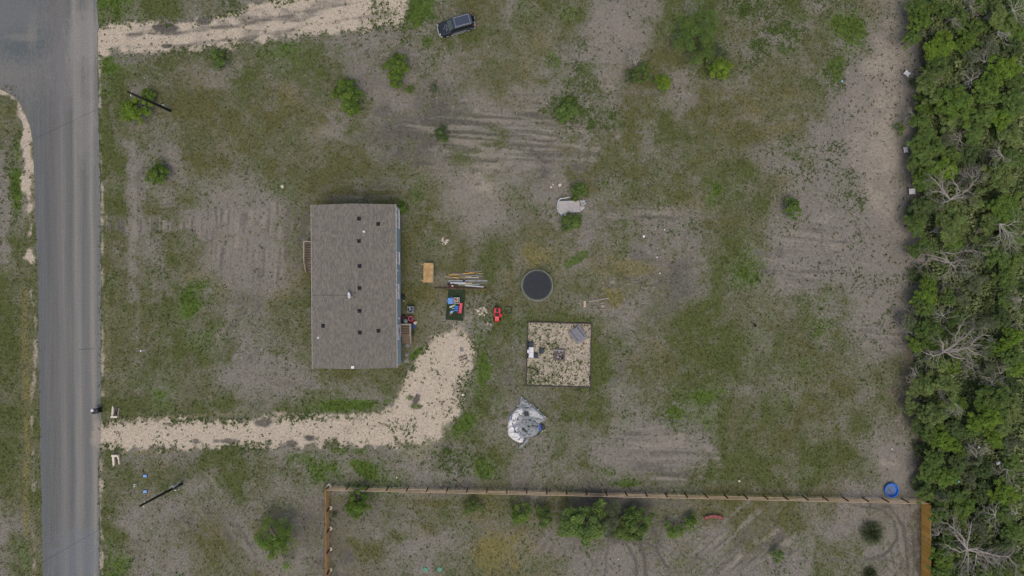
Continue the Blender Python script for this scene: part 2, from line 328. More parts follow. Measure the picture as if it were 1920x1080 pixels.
# the wood's floor, with a ragged edge
wood_poly = P2([(1712, -900), (1720, 40), (1738, 100), (1728, 160), (1718, 215), (1722, 330), (1734, 360), (1716, 420), (1738, 470), (1748, 545), (1728, 580), (1708, 640), (1720, 720), (1736, 800), (1738, 900), (1742, 940), (1742, 2000), (9000, 2000), (9000, -900)])
paint('w', in_poly(X+(NS-.5)*2.2, Y+(NF-.5)*1.4, wood_poly)*(.7+.3*NF))
# driveways of crushed limestone
drive_up = [(176, 50), (215, 45), (300, 43), (380, 40), (420, 30), (480, 12), (540, 0), (620, -20), (760, -40), (768, 10), (758, 45), (720, 52), (660, 58), (600, 65), (540, 72), (480, 80), (400, 92), (300, 98), (215, 100), (176, 112)]
drive_low = [(176, 792), (230, 790), (300, 787), (400, 790), (470, 787), (520, 782), (600, 783), (680, 780), (730, 770), (755, 735), (762, 700), (780, 680), (795, 650), (815, 635), (850, 622), (885, 638), (892, 660), (886, 690), (880, 730), (868, 760), (850, 788), (835, 812), (800, 826), (740, 832), (640, 832), (560, 836), (480, 838), (400, 838), (300, 840), (235, 842), (205, 838), (176, 832)]
DR = np.zeros_like(X)
for poly, amp in ((drive_up, .9), (drive_low, 1.2)):
    mk_ = np.zeros_like(X)
    for ox, oy in ((0, 0), (.3, .1), (-.3, .15), (.1, -.3), (-.12, -.3), (.1, .6), (-.1, -.6), (.6, .1), (-.6, 0)):
        mk_ += in_poly(X+ox+(NS-.5)*2*amp+(NF-.5)*.8, Y+oy+(NF-.5)*amp*2, P2(poly))/9
    DR = np.maximum(DR, mk_)
paint('p', DR*(.92+.06*np.clip((fnoise(X, Y, 3, 61, 4)-.35)*4, 0, 1)))
RUT = (fnoise(X*.16, Y+.2*fnoise(X, Y, 5, 9), .9, 21, 3)-.5)*6
ru = blob(330, 72, 230, 44, 8, .5)+blob(560, 30, 160, 32, 14, .6)*.8
paint('k', np.clip(RUT, 0, 1)*.6*np.clip(ru, 0, 1)); paint('d', np.clip(ru, 0, 1)*.45*np.clip((fnoise(X, Y, 2.5, 66, 3)-.4)*4, 0, 1)); paint('d', DR*np.clip((fnoise(X, Y, 2.2, 67, 4)-.56)*5, 0, 1)*.3)
for ch, pts, wd, st in [
    ('k', [(230, 806), (400, 806), (560, 802), (720, 800), (790, 775), (830, 720), (845, 670)], .22, .22), ('k', [(230, 824), (400, 824), (560, 820), (730, 818), (815, 790), (853, 730), (866, 680)], .22, .22), ('k', [(215, 66), (330, 62), (450, 46), (560, 24), (700, 0)], .3, .4), ('k', [(215, 88), (330, 86), (460, 72), (580, 48), (720, 26)], .3, .4),]: stroke(ch, pts, wd, st)
for ch, px, py, rx, ry, ang, st in [('k', 310, 52, 22, 8, 0, .8), ('k', 312, 86, 12, 6, 0, .7), ('k', 385, 38, 22, 8, 10, .6), ('k', 781, 748, 13, 11, 20, .8), ('G', 768, 745, 9, 8, 0, .5), ('G', 782, 762, 12, 5, 0, .5), ('k', 580, 822, 13, 9, -20, .8), ('k', 550, 832, 14, 6, 0, .7), ('k', 430, 827, 34, 7, 0, .65), ('k', 366, 827, 9, 6, 0, .6), ('k', 490, 793, 26, 9, 0, .7),
        ('s', 868, 730, 18, 60, -12, .3), ('s', 830, 770, 40, 26, 0, .16), ('G', 868, 796, 34, 22, 25, .4), ('d', 825, 700, 22, 20, 0, .25), ('s', 730, 800, 60, 22, 0, .25), ('s', 700, 30, 50, 26, 0, .3)]:
    paint(ch, blob(px, py, rx*1.15, ry*1.15, ang, .35 if ch == 'k' else .5)*min(1, st*1.2))
PAD = P2([(989.7, 603.4), (1109, 606.7), (1107, 726), (986.5, 722.7)])
paint('p', in_poly(X, Y, PAD)*(.70+.28*np.clip((NS-.35)*3, 0, 1))); paint('k', in_poly(X, Y, PAD)*np.clip((NF-.5)*4, 0, 1)*.18)
paint('s', in_poly(X, Y, PAD)*.18); paint('G', blob(1010, 715, 40, 10)*.25+blob(1000, 690, 14, 16)*.4+blob(1042, 648, 10, 7)*.4)

rx0 = (PX-960)/PPM
def road_left(py): return np.interp(py, [240, 270, 330, 440, 520, 600, 700, 800, 900, 1000, 1080, 4000], [58, 62, 64, 68, 71, 72, 73, 75, 77, 79, 80, 100])
ROADM = ((PX < 186) & (PX > np.where(PY > 240, road_left(PY), -9999)+1) & ((PY > 240) | (PY < 160) | (PX > 30+ (PY-160)*.35)))
tot = sum(Wt.values())+1e-6
for q in TYPES: Wt[q] = Wt[q]/tot
GZ = -0.012-0.05*fnoise(X, Y, 1.2, 5, 3)-.0*X
GZ -= 0.10*np.clip(np.abs(STREAK), 0, 1)*.35
FAR = np.maximum(np.abs(X)-70, np.abs(Y)-40); GZ += np.clip(FAR/1800, 0, 1)*fnoise(X, Y, 400, 2, 2)*6*np.clip((FAR-60)/300, 0, 1)
def quads(nx, ny, sel=None):
    i, j = np.meshgrid(np.arange(nx-1), np.arange(ny-1)); a = (j*nx+i).ravel()
    q = np.stack([a, a+1, a+1+nx, a+nx], 1); return q if sel is None else q[sel.ravel()]
def np_mesh(name, V, F, mats, attrs=(), smooth=True):
    me = bpy.data.meshes.new(name); n = F.shape[1]
    me.vertices.add(len(V)); me.vertices.foreach_set('co', np.asarray(V, np.float32).ravel())
    me.loops.add(F.size); me.loops.foreach_set('vertex_index', F.astype(np.int32).ravel())
    me.polygons.add(len(F)); me.polygons.foreach_set('loop_start', np.arange(0, F.size, n, dtype=np.int32))
    me.polygons.foreach_set('use_smooth', np.full(len(F), smooth))
    for an, dat in attrs:
        a = me.attributes.new(an, 'FLOAT_COLOR', 'POINT'); a.data.foreach_set('color', np.asarray(dat, np.float32).ravel())
    for m_ in mats: me.materials.append(m_)
    me.update(calc_edges=True); me.validate(); return me
COLS = dict(d=sr(136, 126, 121), k=sr(98, 92, 90), p=sr(186, 172, 154), o=sr(104, 100, 74), t=sr(138, 127, 86), g=sr(80, 88, 52), G=sr(74, 98, 40), w=sr(72, 68, 56))
def ground_material():
    m, nt, b = mk('ground_cover'); v = coords(nt)
    at = []
    for nm in ('coverA', 'coverB'):
        a = node(nt, 'ShaderNodeAttribute', attribute_name=nm); s_ = node(nt, 'ShaderNodeSeparateColor'); nt.links.new(a.outputs['Color'], s_.inputs[0])
        at += [s_.outputs[0], s_.outputs[1], s_.outputs[2], a.outputs['Alpha']]
    k, p, o, t, g, G, s_, w = at
    n1 = noise_n(nt, v, 2.6, 7, .85, .28, .72); n2 = noise_n(nt, coords(nt, off=(31, 7, 0)), 3.0, 7, .85, .28, .72)
    n3 = noise_n(nt, coords(nt, off=(-13, 47, 0)), 3.8, 7, .85, .28, .72); n4 = noise_n(nt, coords(nt, off=(5, -29, 0)), 3.2, 5, .8, .32, .68)
    fine = noise_n(nt, coords(nt, off=(3, 3, 0)), 5.5, 4, .75, .25, .75); fine2 = noise_n(nt, coords(nt, off=(9, 1, 0)), 11, 3, .7, .25, .75)
    def f(wt, n, kk=2.2, lo=.02, hi=.80):
        nn = math_n(nt, 'ADD', math_n(nt, 'MULTIPLY', n, hi-lo), lo)
        return math_n(nt, 'ADD', math_n(nt, 'MULTIPLY', math_n(nt, 'SUBTRACT', wt, nn), kk), .5, True)
    soil = mix_n(nt, n3, sr(106, 103, 96), sr(158, 151, 142))
    soil = mix_n(nt, math_n(nt, 'MULTIPLY', fine, .45), soil, sr(90, 87, 79))
    c = mix_n(nt, f(k, n2, 1.4, .06, .95), soil, mix_n(nt, n4, sr(78, 75, 71), sr(106, 101, 95)))
    pale = mix_n(nt, n2, sr(180, 167, 149), sr(196, 184, 166)); pale = mix_n(nt, math_n(nt, 'MULTIPLY', fine2, .2), pale, sr(164, 149, 130))
    c = mix_n(nt, f(p, n3, 1.8, .08, .72), c, pale)
    c = mix_n(nt, f(o, n1, 1.4), c, mix_n(nt, n4, sr(74, 76, 44), sr(106, 104, 70)))
    c = mix_n(nt, f(t, n2, 1.4), c, mix_n(nt, n4, sr(100, 97, 56), sr(134, 124, 80)))
    gr = mix_n(nt, n4, sr(68, 77, 40), sr(96, 101, 62))
    c = mix_n(nt, f(g, n3, 1.5), c, gr)
    c = mix_n(nt, f(s_, math_n(nt, 'ADD', math_n(nt, 'MULTIPLY', n4, .75), .3), 3.0), c, mix_n(nt, fine, sr(70, 84, 44), sr(86, 98, 56)))
    c = mix_n(nt, f(G, n1, 1.7), c, mix_n(nt, n4, sr(66, 86, 34), sr(92, 112, 50)))
    c = mix_n(nt, f(w, n1, 3.0), c, mix_n(nt, n4, sr(80, 77, 63), sr(110, 104, 91)))
    vv = math_n(nt, 'ADD', math_n(nt, 'MULTIPLY', fine, .42), math_n(nt, 'MULTIPLY', fine2, .36)); mid = noise_n(nt, coords(nt, off=(17, 23, 0)), 2.6, 3, .7, .25, .75); vv = math_n(nt, 'ADD', math_n(nt, 'ADD', vv, math_n(nt, 'MULTIPLY', mid, .26)), .53)
    hsv = node(nt, 'ShaderNodeHueSaturation'); nt.links.new(c, hsv.inputs['Color']); nt.links.new(vv, hsv.inputs['Value'])
    nt.links.new(hsv.outputs[0], b.inputs['Base Color']); b.inputs['Roughness'].default_value = .95; b.inputs['Specular IOR Level'].default_value = .15
    bp = node(nt, 'ShaderNodeBump'); bp.inputs['Strength'].default_value = .6; bp.inputs['Distance'].default_value = .05
    nt.links.new(math_n(nt, 'ADD', fine, math_n(nt, 'MULTIPLY', fine2, .6)), bp.inputs['Height']); nt.links.new(bp.outputs[0], b.inputs['Normal'])
    return m
MG = ground_material()
VG = np.stack([X.ravel(), Y.ravel(), GZ.ravel()], 1)
A = np.stack([Wt[q].ravel() for q in 'kpot'], 1); B = np.stack([Wt[q].ravel() for q in 'gGsw'], 1)
FG = quads(len(GX), len(GY))
me = np_mesh('ground', VG, FG, [MG], [('coverA', A), ('coverB', B)])
go = bpy.data.objects.new('ground', me); COL.objects.link(go); go['kind'] = 'structure'
# the two driveways as thin sheets of their own over the ground
def sheet(name, mask, dz):
    cell = (mask[:-1, :-1]+mask[1:, :-1]+mask[:-1, 1:]+mask[1:, 1:])/4 > .5
    F = quads(len(GX), len(GY), cell); idx, inv = np.unique(F, return_inverse=True)
    V = VG[idx].copy(); V[:, 2] += dz
    o = bpy.data.objects.new(name, np_mesh(name, V, inv.reshape(F.shape), [MG], [('coverA', A[idx]), ('coverB', B[idx])])); COL.objects.link(o); o['kind'] = 'structure'
    return o
sheet('driveway', np.where(PY < 300, DR, 0), .006)
sheet('driveway', np.where(PY > 300, DR, 0), .006)
sheet('gravel_pad', in_poly(X, Y, PAD).astype(float), .008)

# ------------------------------------------------------------------ ROAD
def road_material():
    m, nt, b = mk('worn_asphalt')
    v = coords(nt); sx = node(nt, 'ShaderNodeSeparateXYZ'); nt.links.new(v, sx.inputs[0])
    xx = math_n(nt, 'ADD', sx.outputs[0], math_n(nt, 'MULTIPLY', sx.outputs[1], .009))   # across the road
    wob = noise_n(nt, coords(nt, (.25, .06, 1)), 1, 3, .5, 0, 1)
    xx = math_n(nt, 'ADD', xx, math_n(nt, 'MULTIPLY', math_n(nt, 'SUBTRACT', wob, .5), .7))
    mr = node(nt, 'ShaderNodeMapRange'); mr.inputs[1].default_value = -59.8; mr.inputs[2].default_value = -51.2; nt.links.new(xx, mr.inputs[0])
    cr = node(nt, 'ShaderNodeValToRGB'); nt.links.new(mr.outputs[0], cr.inputs[0])
    stops = [(0, (98, 101, 99)), (.12, (94, 98, 98)), (.32, (100, 100, 97)), (.44, (121, 120, 115)), (.5, (106, 106, 103)), (.56, (100, 101, 99)), (.62, (134, 132, 125)), (.67, (129, 127, 120)), (.73, (104, 105, 102)), (.80, (114, 114, 110)), (.86, (142, 138, 128)), (.92, (110, 112, 109)), (1, (124, 124, 121))]
    e = cr.color_ramp.elements
    while len(e) < len(stops): e.new(.5)
    for el, (p_, c_) in zip(e, stops): el.position = p_; el.color = (*sr(*c_), 1)
    c = cr.outputs[0]
    st = noise_n(nt, coords(nt, (4, .06, 1)), 1, 5, .8, .36, .68); c = mix_n(nt, math_n(nt, 'MULTIPLY', st, .34), c, sr(140, 138, 135))
    st2 = noise_n(nt, coords(nt, (2.2, .04, 1), (9, 3, 0)), 1, 4, .7, .35, .75); c = mix_n(nt, math_n(nt, 'MULTIPLY', st2, .4), c, sr(84, 88, 90))
    def spot(px, py, rx, ry, col, st_, sc=.6, stretch=(1, 1, 1)):
        nonlocal c
        p = W(px, py); d = node(nt, 'ShaderNodeVectorMath', operation='SUBTRACT'); nt.links.new(v, d.inputs[0]); d.inputs[1].default_value = p
        q = node(nt, 'ShaderNodeVectorMath', operation='MULTIPLY'); nt.links.new(d.outputs[0], q.inputs[0]); q.inputs[1].default_value = (15/rx, 15/ry, 0)
        L = node(nt, 'ShaderNodeVectorMath', operation='LENGTH'); nt.links.new(q.outputs[0], L.inputs[0])
        n = noise_n(nt, coords(nt, stretch, (px, py, 0)), sc, 6, .7)
        f = math_n(nt, 'MULTIPLY', math_n(nt, 'SUBTRACT', math_n(nt, 'ADD', math_n(nt, 'MULTIPLY', n, 1.0), .6), L.outputs['Value']), 1.6, True)
        c = mix_n(nt, math_n(nt, 'MULTIPLY', f, st_), c, sr(*col))
    spot(20, 90, 120, 120, (121, 120, 115), .7, 2.5, (1, .5, 1)); spot(40, 78, 62, 46, (84, 94, 98), .75, 2.6, (1, .7, 1)); spot(20, 50, 70, 34, (108, 112, 110), .5, 2.5, (.4, 1.2, 1)); spot(160, 70, 40, 62, (146, 142, 136), .6, 2.6, (1, .3, 1)); spot(130, 130, 40, 80, (136, 134, 130), .45, 2.6, (1, .2, 1))
    spot(60, 60, 12, 40, (136, 132, 122), .45, 3, (1.5, .4, 1)); spot(40, 70, 40, 8, (134, 132, 124), .4, 3, (.4, 1.5, 1)); spot(110, 120, 20, 130, (104, 104, 106), .5, 2.5, (1.4, .12, 1)); spot(186, 815, 16, 40, (160, 150, 136), .7); spot(160, 230, 22, 90, (142, 140, 137), .4); spot(150, 1040, 60, 60, (112, 119, 124), .5); spot(10, 20, 90, 40, (106, 110, 112), .6)
    fi = noise_n(nt, v, 6, 5, .9, .28, .72); hs = node(nt, 'ShaderNodeHueSaturation'); nt.links.new(c, hs.inputs['Color'])
    nt.links.new(math_n(nt, 'ADD', math_n(nt, 'MULTIPLY', fi, .72), .66), hs.inputs['Value'])
    nt.links.new(hs.outputs[0], b.inputs['Base Color']); b.inputs['Roughness'].default_value = .9; b.inputs['Specular IOR Level'].default_value = .25
    bp = node(nt, 'ShaderNodeBump'); bp.inputs['Strength'].default_value = .3; bp.inputs['Distance'].default_value = .02; nt.links.new(fi, bp.inputs['Height']); nt.links.new(bp.outputs[0], b.inputs['Normal'])
    return m
rr = random.Random(5)
def jag(pts, amp, step=6):
    out = []
    for (x0, y0), (x1, y1) in zip(pts[:-1], pts[1:]):
        n = max(1, int(math.hypot(x1-x0, y1-y0)/step)) if max(abs(x0), abs(y0), abs(x1), abs(y1)) < 1500 else 1
        for k in range(n):
            t = k/n; out.append((x0+(x1-x0)*t+rr.gauss(0, amp), y0+(y1-y0)*t+rr.gauss(0, amp)*.5))
    return out+[pts[-1]]
left = jag([(-4000, 162), (-1200, 160), (-100, 160), (0, 168), (20, 177), (36, 192), (47, 212), (55, 235), (61, 262), (63, 300), (65, 360), (68, 440), (71, 520), (72, 600), (73, 700), (75, 800), (77, 900), (79, 1000), (80, 1090), (84, 1400), (120, 4000)], .7)
right = jag([(222, 4000), (192, 1400), (187, 1090), (186, 960), (184, 880), (188, 840), (189, 780), (189, 680), (189, 560), (188, 400), (186, 270), (184, 180), (183, 110), (184, 50), (181, 0), (175, -300), (160, -3000)], .8)
road_px = left+right+[(40, -3000), (30, -260), (-100, -200), (-1200, -200), (-4000, -190)]
from mathutils.geometry import delaunay_2d_cdt
rv = [W(x, y).xy for x, y in road_px]
cv, _, cf, _, _, _ = delaunay_2d_cdt(rv, [], [list(range(len(rv)))], 1, 1e-4)
me = bpy.data.meshes.new('road'); me.from_pydata([(p_.x, p_.y, .012) for p_ in cv], [], [list(f_) for f_ in cf]); me.update()
for p_ in me.polygons:
    if p_.normal.z < 0: p_.flip()
me.materials.append(road_material()); ro = bpy.data.objects.new('road', me); COL.objects.link(ro); ro['kind'] = 'structure'
# flatten the ground below the road so that it never pokes through
zz = GZ.copy(); zz[ROADM] = np.minimum(zz[ROADM], -.02); co = VG.copy(); co[:, 2] = zz.ravel(); go.data.vertices.foreach_set('co', co.astype(np.float32).ravel()); go.data.update()
tar = pm('tar', sr(52, 52, 56), .9)
mb = MB()
for i in range(7):
    p0 = W(150+i*4.2, 655.2-i*.25); mb.box((p0.x, p0.y, .0145), (.2, .07, .003), rz=.06)
mb.build('tar_seam', tar, ro)

# ------------------------------------------------------------------ COUNTLESS LOW COVER: grass tufts, weeds, stones
rs = np.random.RandomState(12)
inner = (np.abs(X) < 66) & (np.abs(Y) < 37.8) & ~ROADM
HOUSE = in_poly(X, Y, [(-24.3, -9.8), (-13.5, -9.8), (-13.5, 10.2), (-24.3, 10.2)])
def scatter(dens, n):
    d = (dens*inner*~HOUSE).ravel(); c = np.cumsum(d); i = np.searchsorted(c, rs.rand(n)*c[-1])
    x = X.ravel()[i]+rs.uniform(-.12, .12, n); y = Y.ravel()[i]+rs.uniform(-.12, .12, n); return x, y
def leafy(name, x, y, size, nl, hgt, mat, c0, c1, droop=.35):
    """rosettes of nl narrow leaves: a triangle each"""
    n = len(x); a = rs.uniform(0, 6.283, (n, nl)); L = size[:, None]*rs.uniform(.6, 1.1, (n, nl)); ww = L*rs.uniform(.18, .3, (n, nl))
    tx = x[:, None]+L*np.cos(a); ty = y[:, None]+L*np.sin(a); tz = hgt*size[:, None]*rs.uniform(.3, 1.1, (n, nl))+.01
    bx = x[:, None]+.15*L*np.cos(a); by = y[:, None]+.15*L*np.sin(a)
    mx = x[:, None]+.55*L*np.cos(a); my = y[:, None]+.55*L*np.sin(a); sxn = -np.sin(a)*ww; syn = np.cos(a)*ww
    V = np.stack([np.stack([bx, by, np.full_like(bx, -.02)], -1), np.stack([mx+sxn, my+syn, tz*.9], -1), np.stack([tx, ty, tz*droop+.01], -1), np.stack([mx-sxn, my-syn, tz*.9], -1)], 2).reshape(-1, 3)
    F = np.arange(len(V)).reshape(-1, 4)
    t = rs.rand(n, 1)*.8+rs.rand(n, nl)*.2; cc = np.array(c0)*(1-t[..., None])+np.array(c1)*t[..., None]
    cc = np.repeat(np.concatenate([cc, np.ones((n, nl, 1))], -1).reshape(-1, 4), 4, 0)
    o = bpy.data.objects.new(name, np_mesh(name, V, F, [mat], [('tint', cc)], smooth=False)); COL.objects.link(o); o['kind'] = 'stuff'; return o
def tint_material(name, rough=.9, trans=.0):
    m, nt, b = mk(name); a = node(nt, 'ShaderNodeAttribute', attribute_name='tint')
    n = noise_n(nt, coords(nt), 9, 3); col = mix_n(nt, math_n(nt, 'MULTIPLY', n, .3), a.outputs['Color'], (0.02, .03, .01))
    nt.links.new(col, b.inputs['Base Color']); b.inputs['Roughness'].default_value = rough; b.inputs['Specular IOR Level'].default_value = .2; return m
MT = tint_material('low_plants')
x, y = scatter(Wt['g']*.8+Wt['G']*1.3+Wt['o']*.5+Wt['t']*.3+Wt['s']*.25+Wt['w']*.3, 46000)
leafy('grass', x, y, rs.uniform(.07, .17, len(x)), 4, .8, MT, sr(62, 74, 36), sr(112, 114, 72))
x, y = scatter(Wt['t']*1.2+Wt['o']*.7+Wt['d']*.3, 18000)
leafy('dry_grass', x, y, rs.uniform(.07, .15, len(x)), 4, .7, MT, sr(104, 98, 70), sr(150, 138, 104))
edge = DR*(1-DR)*4
NW = fnoise(X, Y, 3.0, 133, 3)
x, y = scatter((Wt['s']*2.2+edge*1.6+Wt['G']*.55+DR*.10+Wt['d']*.06+in_poly(X, Y, PAD)*.12)*np.clip((NW-.42)*5, .15, 1), 16000)
leafy('weeds', x, y, .07+.17*rs.rand(len(x))**2.4, 7, .4, MT, sr(58, 78, 34), sr(92, 112, 54))
x, y = scatter(in_poly(X, Y, PAD)*np.clip((NS-.35)*4, .1, 1), 1100)
leafy('pad_weeds', x, y, .04+.10*rs.rand(len(x))**2, 6, .4, MT, sr(60, 70, 46), sr(104, 110, 74))
def pebbles(name, dens, n, r0, r1, c0, c1):
    x, y = scatter(dens, n); r = r0+(r1-r0)*rs.rand(n)**3
    base = np.array([[1, 0, 0], [0, 1, 0], [-1, 0, 0], [0, -1, 0], [0, 0, .7]], float)
    a = rs.uniform(0, 6.28, n); ca, sa = np.cos(a), np.sin(a); jit = rs.uniform(.7, 1.25, (n, 5, 1)); p = base[None]*jit*r[:, None, None]
    V = np.stack([p[..., 0]*ca[:, None]-p[..., 1]*sa[:, None]+x[:, None], p[..., 0]*sa[:, None]+p[..., 1]*ca[:, None]+y[:, None], p[..., 2]-.015], -1).reshape(-1, 3)
    F = (np.array([[0, 1, 4], [1, 2, 4], [2, 3, 4], [3, 0, 4]])[None]+np.arange(n)[:, None, None]*5).reshape(-1, 3)
    t = rs.rand(n, 1); cc = np.array(c0)*(1-t)+np.array(c1)*t; cc = np.repeat(np.concatenate([cc, np.ones((n, 1))], 1), 5, 0)
    o = bpy.data.objects.new(name, np_mesh(name, V, F, [MT], [('tint', cc)], smooth=False)); COL.objects.link(o); o['kind'] = 'stuff'
pebbles('pebbles', Wt['p']*.15+Wt['d']*.16+Wt['s']*.4+Wt['k']*.12+in_poly(X, Y, PAD)*1.0+blob(1065, 575, 60, 26)*1.5+blob(890, 590, 30, 20)*2+edge*.6, 4500, .025, .085, sr(160, 148, 124), sr(206, 196, 172))
pebbles('dead_leaves', Wt['w']*1.0+in_poly(X, Y, PAD)*.6+DR*.05+Wt['s']*.2, 4000, .04, .12, sr(70, 62, 52), sr(118, 104, 84))
# ================================================================== HOUSE
def ob(name, me, parent, loc, rot=0.0, scale=None):
    o = bpy.data.objects.new(name, me); COL.objects.link(o); o.parent = parent; o.location = loc; o.rotation_euler = (0, 0, rot)
    if scale: o.scale = scale
    return o
white_trim = pm('white_trim', sr(242, 244, 244), .5, .04)
siding_m = pm('blue_grey_siding', sr(156, 174, 181), .6, .12, 2.0, stretch=(.3, 1, 4))
glass_m = pm('dark_glass', (.02, .03, .035), .08, .3, 1.5)
glass_m.node_tree.nodes['Principled BSDF'].inputs['Specular IOR Level'].default_value = .12
black_m = pm('black_plastic', (.018, .02, .024), .5, .3)
def shingle_material():
    m, nt, b = mk('shingles'); v = coords(nt)
    mp = node(nt, 'ShaderNodeMapping'); mp.inputs['Rotation'].default_value = (0, 0, math.pi/2); nt.links.new(v, mp.inputs[0])
    br = node(nt, 'ShaderNodeTexBrick'); nt.links.new(mp.outputs[0], br.inputs[0]); br.offset = .37; br.squash = 1
    br.inputs['Scale'].default_value = 1; br.inputs['Brick Width'].default_value = .36; br.inputs['Row Height'].default_value = .14; br.inputs['Mortar Size'].default_value = .006; br.inputs['Bias'].default_value = 0
    br.inputs['Color1'].default_value = (*sr(140, 134, 124), 1); br.inputs['Color2'].default_value = (*sr(107, 103, 97), 1); br.inputs['Mortar'].default_value = (*sr(70, 68, 66), 1)
    n = noise_n(nt, coords(nt, (6, 3.2, 1)), 1, 4, .7); c = mix_n(nt, math_n(nt, 'MULTIPLY', n, .3), br.outputs[0], sr(116, 112, 105))
    n = noise_n(nt, v, .35, 4, .6); c = mix_n(nt, math_n(nt, 'MULTIPLY', n, .3), c, sr(118, 114, 107))
    n2 = noise_n(nt, coords(nt, (5, 2.4, 1), (4, 2, 0)), 1, 3, .6, .55, .75); c = mix_n(nt, math_n(nt, 'MULTIPLY', n2, .3), c, sr(136, 130, 114))
    g = noise_n(nt, v, 14, 3, .8, .2, .8); hs = node(nt, 'ShaderNodeHueSaturation'); nt.links.new(c, hs.inputs['Color']); nt.links.new(math_n(nt, 'ADD', math_n(nt, 'MULTIPLY', g, .2), .9), hs.inputs['Value'])
    nt.links.new(hs.outputs[0], b.inputs['Base Color']); b.inputs['Roughness'].default_value = .95; b.inputs['Specular IOR Level'].default_value = .1; return m
shingle = shingle_material()
HC = Vector((-18.84, .2, 0)); HL, HWd = 19.5, 10.12
house = thing('house', 'grey shingled single storey house with blue grey lap siding beside the limestone driveway', 'house', HC, math.radians(.45))
EZ, RZ, FL = 3.9, 4.93, .85
hx0, hx1, hy0, hy1 = -HWd/2+.04, HWd/2-.04, -HL/2+.2, HL/2-.25
# walls as a stepped lap-siding shell
mb = MB(); n = 17
for i in range(n):
    z0 = FL-.05+i*(EZ-FL)/n; z1 = z0+(EZ-FL)/n
    o0, o1 = 0.02, 0.0
    lo = [(hx0-o0, hy0-o0, z0), (hx1+o0, hy0-o0, z0), (hx1+o0, hy1+o0, z0), (hx0-o0, hy1+o0, z0)]
    hi = [(hx0, hy0, z1), (hx1, hy0, z1), (hx1, hy1, z1), (hx0, hy1, z1)]
    mb.add(lo+hi, [(0, 1, 5, 4), (1, 2, 6, 5), (2, 3, 7, 6), (3, 0, 4, 7)])
    if i: mb.add([(hx0, hy0, z0), (hx1, hy0, z0), (hx1, hy1, z0), (hx0, hy1, z0)]+lo, [(0, 1, 5, 4), (1, 2, 6, 5), (2, 3, 7, 6), (3, 0, 4, 7)])
for y in (hy0, hy1): mb.add([(hx0, y, EZ-.06), (hx1, y, EZ-.06), (0, y, RZ-.06)], [(0, 1, 2)])
mb.build('wall', siding_m, house)
mb = MB(); mb.box((0, (hy0+hy1)/2, (FL-.06)/2), (hx1-hx0-.06, hy1-hy0-.06, FL-.06)); mb.build('skirting', pm('skirting', sr(120, 130, 134), .8), house)
# roof in shingle courses
mb = MB(); nc = 36
for sgn in (-1, 1):
    for i in range(nc):
        t0, t1 = i/nc, (i+1)/nc
        x0, x1 = sgn*HWd/2*(1-t0), sgn*HWd/2*(1-t1); z0, z1 = EZ+(RZ-EZ)*t0, EZ+(RZ-EZ)*t1
        a, b_ = -HL/2, HL/2
        vs = [(x0, a, z0+.012), (x0, b_, z0+.012), (x1, b_, z1), (x1, a, z1), (x0, a, z0-.002), (x0, b_, z0-.002)]
        fs = [(0, 1, 2, 3), (4, 5, 1, 0)] if sgn < 0 else [(3, 2, 1, 0), (0, 1, 5, 4)]
        mb.add(vs, fs)
    mb.add([(sgn*HWd/2, -HL/2, EZ-.1), (sgn*HWd/2, HL/2, EZ-.1), (sgn*HWd/2, HL/2, EZ-.004), (sgn*HWd/2, -HL/2, EZ-.004)], [(0, 1, 2, 3)])
for y in (-HL/2, HL/2):
    mb.add([(-HWd/2, y, EZ-.1), (HWd/2, y, EZ-.1), (HWd/2, y, EZ), (0, y, RZ), (-HWd/2, y, EZ), (0, y, RZ-.1)], [(0, 5, 3, 4), (5, 1, 2, 3)])
mb.add([(-HWd/2, -HL/2, EZ-.1), (HWd/2, -HL/2, EZ-.1), (0, -HL/2, RZ-.1), (-HWd/2, HL/2, EZ-.1), (HWd/2, HL/2, EZ-.1), (0, HL/2, RZ-.1)], [(0, 2, 5, 3), (2, 1, 4, 5)])
roof = mb.build('roof', shingle, house)
mb = MB(); cap_n = 65
for i in range(cap_n):
    y0 = -HL/2+i*HL/cap_n; y1 = y0+HL/cap_n+.04*(i < cap_n-1); s0 = .026+.004*(i % 2)
    mb.add([(-.16, y0, RZ-.03+s0), (0, y0, RZ+s0), (.16, y0, RZ-.03+s0), (-.16, y1, RZ-.03+s0-.012), (0, y1, RZ+s0-.012), (.16, y1, RZ-.03+s0-.012), (-.16, y0, RZ-.05), (.16, y0, RZ-.05)],
           [(0, 1, 4, 3), (1, 2, 5, 4), (0, 6, 1), (1, 7, 2)])
mb.build('ridge_cap', shingle, roof)
for sgn, x in ((-1, -HWd/2-.012), (1, HWd/2+.012)):
    mb = MB(); mb.box((x, 0, EZ-.06), (.022, HL+.02, .13)); mb.build('fascia', white_trim, house)
def roofp(px, py):
    """a point of the plan on the roof surface, in house coordinates"""
    z = 4.6
    for _ in range(6):
        p = house.matrix_basis.inverted() @ W(px, py, z); z = RZ-(RZ-EZ)*abs(p.x)/(HWd/2)
    return Vector((p.x, p.y, z))
vent0 = None
for px, py in [(673, 410), (709, 420), (673, 452), (674, 499), (674, 540.5), (674, 583), (606, 611), (674.5, 623.5), (709.5, 620.5)]:
    p = roofp(px, py); a = math.atan2(RZ-EZ, HWd/2)*(1 if p.x > 0 else -1)
    if vent0 is None:
        mb = MB(); mb.box((0, 0, .01), (.42, .44, .02)); mb.box((-.01, 0, .085), (.34, .36, .13), taper=.82); mb.box((.17, 0, .12), (.07, .40, .05), ry=.3)
        vent0 = mb.build('roof_vent', pm('vent_black', sr(24, 28, 36), .8, .2), house)
        v_ = vent0
    else: v_ = clone(vent0, 'roof_vent', house)
    v_.location = p+Vector((0, 0, .012)); v_.rotation_euler = (0, a, 0)
